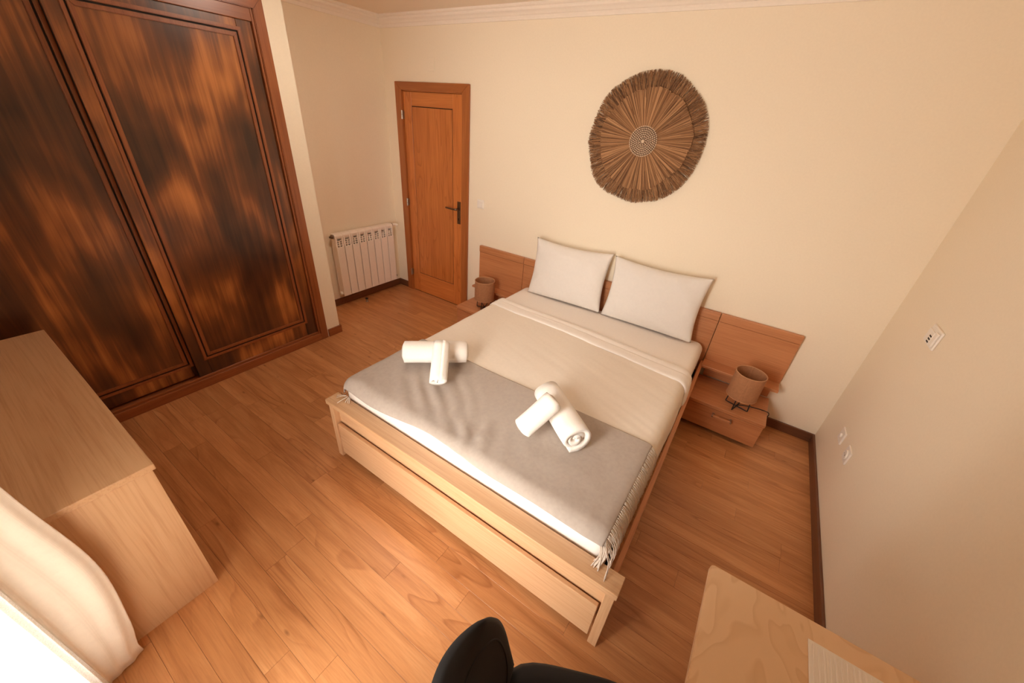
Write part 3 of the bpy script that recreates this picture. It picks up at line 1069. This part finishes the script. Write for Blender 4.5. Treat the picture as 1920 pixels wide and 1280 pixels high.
rolled_towel('towel', (-1.462, -1.475, ZT + 0.079), (-1.180, -1.690, ZT + 0.079), 0.085, 3, 3.0, 'large rolled white towel near the right side with spiral end showing', start=-1.9)
rolled_towel('towel', (-1.415, -1.775, ZT + 0.062), (-1.332, -1.640, ZT + 0.196), 0.062, 2, 4.0, 'small rolled white towel leaning across the right large towel roll', start=0.6)

# ---------------------------------------------------------------- nightstands and lamps
def nightstand(x0, x1, label):
    t = thing('nightstand', ((x0 + x1) / 2, -0.22, 0), label, 'nightstand', 'bedside drawer units')
    box('body', 'headX', t, x0 + 0.008, x1 - 0.004, -0.372, -0.042, 0.040, 0.214)
    box('base', 'dark', t, x0 + 0.03, x1 - 0.03, -0.34, -0.06, 0.0, 0.040)
    box('top', 'headX', t, x0, x1, -0.402, -0.040, 0.218, 0.244, 0.003, 2)
    d = box('drawer', 'headX', t, x0 + 0.004, x1 - 0.004, -0.392, -0.373, 0.034, 0.211, 0.002)
    xm = (x0 + x1) / 2
    bm = bmesh.new()
    bx(bm, xm - 0.056, xm + 0.056, -0.432, -0.412, 0.166, 0.186, 0.005, 2)
    obj('handle', bm, 'headX', d)
    for s in (-1, 1):
        bm = bmesh.new()
        bx(bm, xm + s * 0.056 - 0.007, xm + s * 0.056 + 0.007, -0.430, -0.391, 0.167, 0.185, 0.003, 2)
        obj('handle_mount', bm, 'steel', d)
    return t
nightstand(-0.846, -0.352, 'low wooden nightstand with one drawer beside the right wall corner')
nightstand(-3.030, -2.540, 'low wooden nightstand with one drawer between the bed and door')

def table_lamp(cx, cy, rot, label, cord):
    z0 = 0.244
    t = thing('table_lamp', (cx, cy, z0), label, 'lamp', 'bedside lamps')
    zb, zt, r0, r1 = z0 + 0.098, z0 + 0.282, 0.094, 0.093
    bm = bmesh.new()
    R1 = lathe(bm, [(r0 - 0.003, zb), (r0, zb), (r0, zb + 0.01), (r1, zt - 0.01), (r1, zt), (r1 - 0.003, zt), (r1 - 0.003, zt - 0.01), (r0 - 0.003, zb + 0.01), (r0 - 0.003, zb)], (cx, cy, 0), 48)
    bmesh.ops.remove_doubles(bm, verts=bm.verts, dist=1e-6)
    sh = obj('lamp_shade', bm, 'shade', t, True)
    for z, r in ((zt, r1), (zb, r0)):
        bm = bmesh.new()
        tube(bm, [(cx + (r - 0.001) * math.cos(a * math.pi / 24), cy + (r - 0.001) * math.sin(a * math.pi / 24), z) for a in range(48)], 0.0032, 6, closed=True)
        obj('rim', bm, 'shade_rim', sh, True)
    for k in range(2):
        a = rot + k * math.pi / 2
        ux, uy = math.cos(a), math.sin(a)
        rb = 0.074
        bm = bmesh.new()
        tube(bm, [(cx - ux * rb * 0.86, cy - uy * rb * 0.86, zb + 0.05), (cx - ux * rb, cy - uy * rb, z0 + 0.006), (cx - ux * (rb - 0.003), cy - uy * (rb - 0.003), z0 + 0.0045),
                  (cx + ux * (rb - 0.003), cy + uy * (rb - 0.003), z0 + 0.0045), (cx + ux * rb, cy + uy * rb, z0 + 0.006), (cx + ux * rb * 0.86, cy + uy * rb * 0.86, zb + 0.05)], 0.0036, 8)
        obj('wire_leg', bm, 'black_metal', t, True)
    bm = bmesh.new()
    tube(bm, [(cx - 0.066, cy, zb + 0.05), (cx + 0.066, cy, zb + 0.05)], 0.003, 6)
    tube(bm, [(cx, cy - 0.066, zb + 0.05), (cx, cy + 0.066, zb + 0.05)], 0.003, 6)
    capped(bm, [(0.016, zb + 0.02), (0.018, zb + 0.03), (0.018, zb + 0.075), (0.014, zb + 0.085)], (cx, cy, 0), 16)
    obj('lamp_holder', bm, 'black_metal', t, True)
    bm = bmesh.new()
    tube(bm, cord, 0.003, 7)
    obj('cord', bm, 'black_metal', t, True)
    return t
def smooth_pts(P, n=6):
    P = [Vector(p) for p in P]
    out = []
    for i in range(len(P) - 1):
        p0, p1, p2, p3 = P[max(i - 1, 0)], P[i], P[i + 1], P[min(i + 2, len(P) - 1)]
        for k in range(n):
            t = k / n
            out.append(0.5 * ((2 * p1) + (p2 - p0) * t + (2 * p0 - 5 * p1 + 4 * p2 - p3) * t * t + (3 * p1 - p0 - 3 * p2 + p3) * t ** 3))
    out.append(P[-1])
    return out
table_lamp(-0.543, -0.305, math.radians(-17), 'small drum table lamp on the right nightstand with black cord',
           smooth_pts([(-0.543, -0.30, 0.252), (-0.50, -0.265, 0.249), (-0.44, -0.245, 0.248), (-0.39, -0.235, 0.248), (-0.352, -0.24, 0.249), (-0.343, -0.256, 0.243), (-0.348, -0.268, 0.228), (-0.352 + 0.010, -0.27, 0.205)]))
table_lamp(-2.800, -0.255, math.radians(15), 'small drum table lamp on the left nightstand close to the door',
           smooth_pts([(-2.80, -0.25, 0.252), (-2.86, -0.20, 0.249), (-2.93, -0.13, 0.248), (-2.98, -0.07, 0.248)]))

# ---------------------------------------------------------------- woven wall hanging
def wall_hanging(cx, cz, R):
    t = thing('wall_hanging', (cx, -0.004, cz), 'round fringed raffia wall hanging with pale beaded centre above the bed', 'wall decor')
    bm = bmesh.new()
    capped(bm, [(R * 0.80, -0.001), (R * 0.80, -0.008), (R * 0.3, -0.012)], (cx, 0, cz), 64, 'Y')
    bk_ = obj('backing', bm, 'raffia', t, True)
    rr = random.Random(21)
    def strands(n, r0, r1, rj, ybase, ytip, w, tone0, tone1, wob, clump):
        bm = bmesh.new()
        lay = bm.verts.layers.float.new('tone')
        for i in range(n):
            a = 2 * math.pi * (i + rr.uniform(-.5, .5)) / n
            ka = noise.noise(Vector((math.cos(a) * 22, math.sin(a) * 22, clump)))
            rs = r0 + rr.uniform(0, rj * 0.4)
            re = r1 * (1 + 0.055 * noise.noise(Vector((math.cos(a) * 2.2, math.sin(a) * 2.2, clump + 4)))) + rr.uniform(-rj, rj * 0.4)
            tn = min(1, max(0, tone0 + (tone1 - tone0) * rr.random() + 0.22 * ka))
            cur = wob * rr.uniform(-1, 1) + wob * 1.2 * ka
            yb = rr.uniform(0, 0.006)
            prev = None
            K = 4
            for k in range(K + 1):
                s = k / K
                r = rs + (re - rs) * s
                aa = a + cur * s * s
                ww = w * rr.uniform(.8, 1.2) * (1 - 0.6 * s if wob > 0.03 else 1) * (0.5 + 0.5 * r / r1)
                y = ybase + (ytip - ybase) * s - yb * math.sin(s * 2.5)
                tx, tz = -math.sin(aa), math.cos(aa)
                c = Vector((cx + r * math.cos(aa), y, cz + r * math.sin(aa)))
                A = bm.verts.new(c + Vector((tx, 0, tz)) * ww)
                B = bm.verts.new(c + Vector((0, -ww * 0.9, 0)))
                D = bm.verts.new(c - Vector((tx, 0, tz)) * ww)
                for v in (A, B, D):
                    v[lay] = tn * (1 - 0.12 * s)
                if prev:
                    bm.faces.new((prev[0], A, B, prev[1]))
                    bm.faces.new((prev[1], B, D, prev[2]))
                prev = (A, B, D)
        return bm
    o = obj('outer_fringe', strands(1900, R * 0.66, R * 0.99, 0.012, -0.010, -0.016, 0.0030, -0.05, 0.75, 0.06, 1.0), 'raffia', t)
    o['kind'] = 'stuff'
    o = obj('inner_fringe', strands(1500, R * 0.12, R * 0.765, 0.006, -0.020, -0.025, 0.0027, 0.12, 0.95, 0.014, 2.0), 'raffia', t)
    o['kind'] = 'stuff'
    bm = bmesh.new()
    capped(bm, [(0.088, -0.020), (0.086, -0.030), (0.06, -0.033)], (cx, 0, cz), 48, 'Y')
    med = obj('medallion', bm, 'raffia', t, True)
    bm = bmesh.new()
    for ring, (r, n, br) in enumerate(((0.090, 46, 0.0056), (0.078, 40, 0.0056), (0.066, 34, 0.0056), (0.054, 28, 0.0056), (0.042, 22, 0.0056), (0.030, 15, 0.0056), (0.020, 9, 0.0052))):
        for k in range(n):
            a = 2 * math.pi * (k + 0.5 * (ring % 2)) / n
            m = Matrix.Translation((cx + r * math.cos(a), -0.033, cz + r * math.sin(a))) @ Matrix.Scale(0.6, 4, (0, 1, 0))
            bmesh.ops.create_icosphere(bm, subdivisions=1, radius=br, matrix=m)
    bmesh.ops.create_icosphere(bm, subdivisions=2, radius=0.013, matrix=Matrix.Translation((cx, -0.034, cz)) @ Matrix.Scale(0.5, 4, (0, 1, 0)))
    be = obj('shell_beads', bm, 'shell', med, True)
    be['kind'] = 'stuff'
wall_hanging(-1.680, 1.783, 0.402)

# ---------------------------------------------------------------- radiator and fittings
rd = thing('radiator', (XL + 0.06, -0.485, 0.12), 'white ribbed radiator with eight sections on the wall beside the door', 'radiator')
RY0, RY1, NSEC = -0.838, -0.132, 8
pw = (RY1 - RY0) / NSEC
xf = XL + 0.105
for k in range(NSEC):
    y0, y1 = RY0 + k * pw, RY0 + (k + 1) * pw
    bm = bmesh.new()
    bx(bm, xf - 0.008, xf, y0 + 0.0038, y1 - 0.0038, 0.125, 0.640, 0.003, 2)           # front plate
    bx(bm, xf - 0.075, xf - 0.008, y0 + pw / 2 - 0.006, y1 - pw / 2 + 0.006, 0.16, 0.70)  # water channel
    for s in (y0 + 0.006, y1 - 0.010):
        bx(bm, xf - 0.070, xf - 0.010, s, s + 0.004, 0.15, 0.715)                        # side fins
    for q in range(4):                                                                   # louvre grille above the plate
        z = 0.652 + q * 0.021
        bx(bm, xf - 0.026, xf - 0.004 - 0.003 * q, y0 + 0.008, y1 - 0.008, z, z + 0.006, 0.002)
    bx(bm, xf - 0.016, xf - 0.004, y0 + 0.002, y0 + 0.020, 0.636, 0.735, 0.002)
    bx(bm, xf - 0.016, xf - 0.004, y1 - 0.020, y1 - 0.002, 0.636, 0.735, 0.002)
    bx(bm, xf - 0.076, xf - 0.072, y0 + 0.002, y1 - 0.002, 0.15, 0.72)
    # rounded header on top
    N = 10
    prof = [(xf - 0.078, 0.728), (xf - 0.010, 0.724)] + [(xf - 0.030 + 0.024 * math.cos(a), 0.742 + 0.022 * math.sin(a)) for a in [i * math.pi / 2 / N for i in range(N + 1)]] + [(xf - 0.072, 0.764), (xf - 0.078, 0.756)]
    A = [bm.verts.new((x, y0 + 0.001, z)) for x, z in prof]
    B = [bm.verts.new((x, y1 - 0.001, z)) for x, z in prof]
    bm.faces.new(A)
    bm.faces.new(B)
    n = len(prof)
    for i in range(n):
        bm.faces.new((A[i], A[(i + 1) % n], B[(i + 1) % n], B[i]))
    bx(bm, xf - 0.070, xf - 0.012, y0 + 0.001, y1 - 0.001, 0.135, 0.165, 0.008, 2)
    obj('section', bm, 'enamel', rd)
bm = bmesh.new()
capped(bm, [(0.010, RY0 - 0.004), (0.019, RY0 - 0.006), (0.019, RY0 - 0.018), (0.011, RY0 - 0.022), (0.010, RY0 - 0.034)], (xf - 0.034, 0, 0.742), 16, 'Y')
obj('bleed_valve', bm, 'bronze', rd, True)
bm = bmesh.new()
capped(bm, [(0.019, RY1 + 0.002), (0.019, RY1 + 0.014)], (xf - 0.036, 0, 0.744), 20, 'Y')
obj('collar', bm, 'bronze', rd, True)
bm = bmesh.new()
tube(bm, smooth_pts([(xf - 0.036, RY1 + 0.012, 0.744), (xf - 0.036, RY1 + 0.035, 0.744), (xf - 0.030, RY1 + 0.06, 0.742), (xf - 0.018, RY1 + 0.078, 0.735)], 4), [0.014] * 9 + [0.015] * 3 + [0.016], 14)
tv = obj('valve_head', bm, 'enamel', rd, True)
bm = bmesh.new()
tube(bm, [(xf - 0.044, RY1 - 0.004, 0.150), (xf - 0.044, RY1 + 0.030, 0.150), (XL + 0.001, RY1 + 0.034, 0.150)], 0.009, 10)
capped(bm, [(0.015, RY1 + 0.008), (0.015, RY1 + 0.024)], (xf - 0.044, 0, 0.150), 12, 'Y')
obj('pipe', bm, 'bronze', rd, True)
bm = bmesh.new()
capped(bm, [(0.017, RY0 - 0.012), (0.019, RY0 - 0.010), (0.019, RY0 + 0.004)], (xf - 0.040, 0, 0.150), 16, 'Y')
obj('end_plug', bm, 'enamel', rd, True)
for y in (RY0 + 0.10, RY1 - 0.10):
    box('bracket', 'enamel', rd, XL + 0.0005, XL + 0.034, y - 0.008, y + 0.008, 0.60, 0.72)

ds = thing('door_stop', (-4.150, -0.600, 0.0), 'small round metal door stop on the floor below the radiator', 'door stop')
bm = bmesh.new()
capped(bm, [(0.016, 0.0), (0.016, 0.004), (0.009, 0.007), (0.008, 0.020), (0.013, 0.023), (0.013, 0.030)], (-4.150, -0.600, 0), 20)
obj('post', bm, 'steel', ds, True)
bm = bmesh.new()
capped(bm, [(0.0135, 0.030), (0.0145, 0.032), (0.0145, 0.038), (0.012, 0.041)], (-4.150, -0.600, 0), 20)
obj('buffer', bm, 'dark', ds, True)

sw = thing('light_switch', (-3.072, 0, 1.140), 'white square light switch on the wall right of the door', 'switch')
box('plate', 'white', sw, -3.112, -3.032, -0.009, -0.0003, 1.100, 1.180, 0.003, 2)
box('rocker', 'white', sw, -3.100, -3.044, -0.014, -0.009, 1.112, 1.168, 0.002, 2)
cp = thing('cover_plate', (-3.667, 0, 2.20), 'blank painted cover plate high on the wall above the door', 'cover plate')
box('plate', 'wall', cp, -3.712, -3.622, -0.004, -0.0003, 2.152, 2.250, 0.002, 2)
for zc, yc, lab, dot in ((0.388, -0.425, 'white wall socket lower on the side wall, nearer the corner', False), (0.405, -0.632, 'white wall socket with round outlet, further from the corner', True)):
    t = thing('wall_socket', (0, yc, zc), lab, 'socket', 'sockets low on the side wall')
    box('plate', 'white', t, -0.010, -0.0003, yc - 0.042, yc + 0.042, zc - 0.042, zc + 0.042, 0.003, 2)
    bm = bmesh.new()
    capped(bm, [(0.026, -0.017), (0.026, -0.010)] if dot else [(0.012, -0.018), (0.013, -0.010)], (0, yc, zc), 24, 'X')
    face = obj('outlet_face', bm, 'white', t)
    if dot:
        for dy in (-0.0095, 0.0095):
            bm = bmesh.new()
            capped(bm, [(0.0028, -0.0175), (0.0028, -0.0165)], (0, yc + dy, zc), 10, 'X')
            obj('pin_hole', bm, 'dark', face)
pt = thing('wall_panel', (0, -0.625, 1.147), 'white control plate with three dark slots on the side wall', 'control plate')
box('plate', 'white', pt, -0.010, -0.0003, -0.690, -0.560, 1.105, 1.192, 0.004, 2)
box('raised_face', 'white', pt, -0.016, -0.010, -0.640, -0.566, 1.112, 1.172, 0.003, 2)
for k in range(3):
    zc = 1.122 + k * 0.0135
    box('slot', 'dark', pt, -0.0168, -0.0158, -0.636, -0.610, zc - 0.0032, zc + 0.0032)
box('button', 'white', pt, -0.0185, -0.010, -0.682, -0.650, 1.115, 1.180, 0.003, 2)

# ---------------------------------------------------------------- dresser
dq = thing('dresser', (-2.98, -3.05, 0), 'low beech chest of drawers standing by the curtain in front of the wardrobe', 'dresser')
QX0, QX1, QY0, QY1, QZ = -3.69, -2.262, -3.280, -2.832, 0.740
box('top', 'beechX', dq, QX0, QX1, QY0, QY1, QZ - 0.024, QZ, 0.002)
box('side_panel', 'beechZ', dq, QX1 - 0.030, QX1 - 0.008, QY0 + 0.002, QY1 - 0.010, 0.0, QZ - 0.024)
box('side_panel', 'beechZ', dq, QX0 + 0.008, QX0 + 0.030, QY0 + 0.002, QY1 - 0.010, 0.0, QZ - 0.024)
box('carcass', 'dark', dq, QX0 + 0.030, QX1 - 0.030, QY0 + 0.004, QY1 - 0.034, 0.03, QZ - 0.026)
box('plinth', 'beechX', dq, QX0 + 0.030, QX1 - 0.030, QY1 - 0.05, QY1 - 0.034, 0.0, 0.06)
xs = [QX0 + 0.032, (QX0 + QX1) / 2, QX1 - 0.032]
for i in range(2):
    for j in range(3):
        z0 = 0.065 + j * 0.217
        d = box('drawer', 'beechX', dq, xs[i] + 0.002, xs[i + 1] - 0.002, QY1 - 0.033, QY1 - 0.014, z0, z0 + 0.212, 0.002)
        xm = (xs[i] + xs[i + 1]) / 2
        bm = bmesh.new()
        bx(bm, xm - 0.05, xm + 0.05, QY1 - 0.004, QY1 + 0.008, z0 + 0.13, z0 + 0.148, 0.004, 2)
        bx(bm, xm - 0.05, xm - 0.04, QY1 - 0.016, QY1 - 0.002, z0 + 0.132, z0 + 0.146)
        bx(bm, xm + 0.04, xm + 0.05, QY1 - 0.016, QY1 - 0.002, z0 + 0.132, z0 + 0.146)
        obj('handle', bm, 'steel', d)

# ---------------------------------------------------------------- curtains
def curtain_surface(path, zs, bulge, mat, name, thick):
    P = smooth_pts([(*p, 0) for p in path], 8)
    bm = bmesh.new()
    nz = 60
    vs = []
    for j in range(nz):
        s = j / (nz - 1)
        z = zs[0] + (zs[1] - zs[0]) * s
        vs.append([bm.verts.new(Vector((p.x, p.y, z)) + bulge(i / (len(P) - 1), z, p)) for i, p in enumerate(P)])
    for j in range(nz - 1):
        for i in range(len(P) - 1):
            bm.faces.new((vs[j][i], vs[j][i + 1], vs[j + 1][i + 1], vs[j + 1][i]))
    o = obj(name, bm, mat, None, True, loc=(path[0][0], path[0][1], 0.02))
    thicken(o, thick)
    return o
def bul(s, z, p):
    # belly in the lower half, drawn in just above the hem
    k = max(0.0, min(1.0, (p.y + 3.23) / 0.10))
    prof = 0.046 * math.exp(-((z - 0.50) / 0.33) ** 2) - 0.012 * math.exp(-((z - 0.06) / 0.07) ** 2)
    c = 0.004 * math.sin(z * 5 + s * 9) + 0.005 * math.sin(s * 34 + z * 1.5)
    return Vector((0.3 * c, k * prof + c * 0.5, 0))
cu = curtain_surface([(-2.228, -3.262), (-2.222, -3.190), (-2.222, -3.135), (-2.206, -3.112), (-2.190, -3.140), (-2.184, -3.175), (-2.178, -3.206), (-2.168, -3.218)], (0.02, 2.545), bul, 'curtain', 'curtain', 0.003)
tag(cu, 'pale heavy curtain hanging in a fold beside the dresser', 'curtain')
cr = curtain_surface([(-1.300, -3.225), (-1.285, -3.160), (-1.262, -3.100), (-1.238, -3.085), (-1.222, -3.150), (-1.205, -3.215), (-1.188, -3.150), (-1.165, -3.078), (-1.140, -3.085), (-1.118, -3.160), (-1.098, -3.225), (-1.07, -3.150), (-1.05, -3.10), (-1.02, -3.10), (-1.0, -3.17), (-0.98, -3.24)], (0.02, 2.545), lambda s, z, p: Vector((0.004 * math.sin(z * 5 + s * 20), 0.004 * math.sin(z * 7), 0)), 'curtain', 'curtain', 0.003)  # added out of view to cut window light on the right wall
tag(cr, 'added unseen curtain at the desk side, blocking light to the side wall', 'curtain')
def sb(s, z, p):
    return Vector((0, 0.006 * math.sin(s * 60 + 0.6 * math.sin(z * 2)) + 0.003 * math.sin(s * 23), 0))
sc = curtain_surface([(-2.166 + 0.042 * i, -3.222 + 0.004 * (i % 2)) for i in range(11)], (0.015, 2.545), sb, 'sheer', 'sheer_curtain', 0.001)
tag(sc, 'bright white sheer curtain hanging over the window', 'curtain')

# ---------------------------------------------------------------- desk, mat, chair
dk = thing('desk', (-0.30, -2.62, 0), 'pale birch desk against the side wall', 'desk')
EX0, EX1, EY0, EY1 = -0.592, -0.004, -3.250, -2.024
bm = bmesh.new()
cc = 0.008
pts = [(EX0 + cc, EY1), (EX1, EY1), (EX1, EY0), (EX0 + cc, EY0), (EX0, EY0 + cc), (EX0, EY1 - cc)]
a = [bm.verts.new((x, y, 0.728)) for x, y in pts]
b = [bm.verts.new((x, y, 0.750)) for x, y in pts]
bm.faces.new(a)
bm.faces.new(b)
for k in range(6):
    bm.faces.new((a[k], a[(k + 1) % 6], b[(k + 1) % 6], b[k]))
bmesh.ops.bevel(bm, geom=list(bm.edges), offset=0.0025, segments=2, affect='EDGES')
obj('desktop', bm, 'birchX', dk)
box('side_panel', 'birchX', dk, EX0 + 0.24, EX1 - 0.02, EY1 - 0.050, EY1 - 0.028, 0.0, 0.728, 0.002)
box('side_panel', 'birchX', dk, EX0 + 0.24, EX1 - 0.02, EY0 + 0.028, EY0 + 0.050, 0.0, 0.728, 0.002)
box('back_panel', 'birchX', dk, EX1 - 0.06, EX1 - 0.04, EY0 + 0.050, EY1 - 0.050, 0.30, 0.728)
mt = thing('desk_mat', (-0.20, -2.30, 0.75), 'white ribbed sheet lying on the pale desk', 'mat')
box('sheet', 'white', mt, -0.348, -0.045, -2.520, -2.084, 0.7505, 0.7535, 0.001)
bm = bmesh.new()
for k in range(25):
    x = -0.340 + k * 0.012
    bx(bm, x, x + 0.005, -2.512, -2.092, 0.7534, 0.7548, 0.0006)
rb = obj('ribs', bm, 'white', mt)

def desk_chair(cx, cy, yaw):
    t = thing('desk_chair', (cx, cy, 0), 'black upholstered swivel chair pulled up to the desk', 'chair')
    base = Matrix.Translation((cx, cy, 0)) @ Matrix.Rotation(math.radians(yaw), 4, 'Z')
    def put(name, bm, mat, par=t, smooth=True):
        xform(bm, base)
        return obj(name, bm, mat, par, smooth)
    # seat cushion: rounded-square pad
    bm = bmesh.new()
    def sup(a, r, e=4.0):
        c, s = math.cos(a), math.sin(a)
        k = (abs(c) ** e + abs(s) ** e) ** (-1 / e)
        return r * k * c, r * k * s
    rings = []
    for r, z in ((0.001, 0.395), (0.205, 0.395), (0.228, 0.405), (0.236, 0.425), (0.234, 0.445), (0.222, 0.460), (0.19, 0.467), (0.10, 0.469), (0.001, 0.470)):
        rings.append([bm.verts.new((*sup(2 * math.pi * k / 48, r), z)) for k in range(48)])
    for A, B in zip(rings, rings[1:]):
        for k in range(48):
            bm.faces.new((A[k], A[(k + 1) % 48], B[(k + 1) % 48], B[k]))
    put('seat', bm, 'black_fabric')
    # backrest: tall curved pad, thick in the middle, tapering to its side edges
    bm = bmesh.new()
    def back(u, v, side):
        w = (2 * u - 1)
        z = 0.46 + 0.43 * v
        hw = 0.205 * (1 - 0.42 * max(0, (v - 0.35) / 0.65) ** 2.2)
        y = hw * w
        curve = 0.055 * w * w
        th = (0.046 - 0.016 * v) * (max(0, 1 - abs(w) ** 2.4) ** 0.6) * (max(0, 1 - abs(2 * v - 1) ** 7) ** 0.5) + 0.004
        x = -0.245 - 0.085 * v + curve + side * th
        return Vector((x, y, z))
    f1 = grid(bm, 28, 28, lambda u, v: back(u, v, 1))
    f2 = grid(bm, 28, 28, lambda u, v: back(u, v, -1))
    n = 27
    loop1 = [f1[i][0] for i in range(28)] + [f1[27][j] for j in range(1, 28)] + [f1[i][27] for i in range(26, -1, -1)] + [f1[0][j] for j in range(26, 0, -1)]
    loop2 = [f2[i][0] for i in range(28)] + [f2[27][j] for j in range(1, 28)] + [f2[i][27] for i in range(26, -1, -1)] + [f2[0][j] for j in range(26, 0, -1)]
    for k in range(len(loop1)):
        bm.faces.new((loop1[k], loop1[(k + 1) % len(loop1)], loop2[(k + 1) % len(loop1)], loop2[k]))
    bk = put('backrest', bm, 'black_fabric')
    # seam piping round the front pad
    bm = bmesh.new()
    pts = []
    for k in range(60):
        a = 2 * math.pi * k / 60
        u, v = 0.5 + 0.40 * sup(a, 1, 3)[0], 0.5 + 0.40 * sup(a, 1, 3)[1]
        pts.append(back(u, v, 1))
    tube(bm, pts, 0.003, 5, closed=True)
    put('piping', bm, 'black_fabric', bk)
    bm = bmesh.new()
    tube(bm, [(-0.10, 0, 0.385), (-0.23, 0, 0.385), (-0.285, 0, 0.42), (-0.305, 0, 0.60)], [0.016, 0.016, 0.016, 0.013], 10)
    put('back_bracket', bm, 'black_plastic')
    bm = bmesh.new()
    capped(bm, [(0.024, 0.09), (0.024, 0.25), (0.014, 0.252), (0.014, 0.38), (0.07, 0.382), (0.07, 0.394)], (0, 0, 0), 20)
    put('gas_column', bm, 'black_plastic')
    for k in range(5):
        a = 2 * math.pi * k / 5 + 0.3
        c, s = math.cos(a), math.sin(a)
        bm = bmesh.new()
        tube(bm, [(0.015 * c, 0.015 * s, 0.10), (0.14 * c, 0.14 * s, 0.085), (0.25 * c, 0.25 * s, 0.066)], [0.024, 0.018, 0.013], 10)
        leg = put('leg', bm, 'black_plastic')
        bm = bmesh.new()
        px, py = 0.245 * c, 0.245 * s
        for d in (-0.012, 0.012):
            m = Matrix.Translation((px - s * d, py + c * d, 0.0255)) @ Matrix.Rotation(a, 4, 'Z') @ Matrix.Rotation(math.pi / 2, 4, 'X')
            bmesh.ops.create_cone(bm, cap_ends=True, segments=18, radius1=0.0252, radius2=0.0252, depth=0.014, matrix=m)
        tube(bm, [(px, py, 0.026), (px, py, 0.070)], 0.006, 8)
        put('caster', bm, 'black_plastic', leg, False)
    return t
desk_chair(-0.722, -2.590, 24)
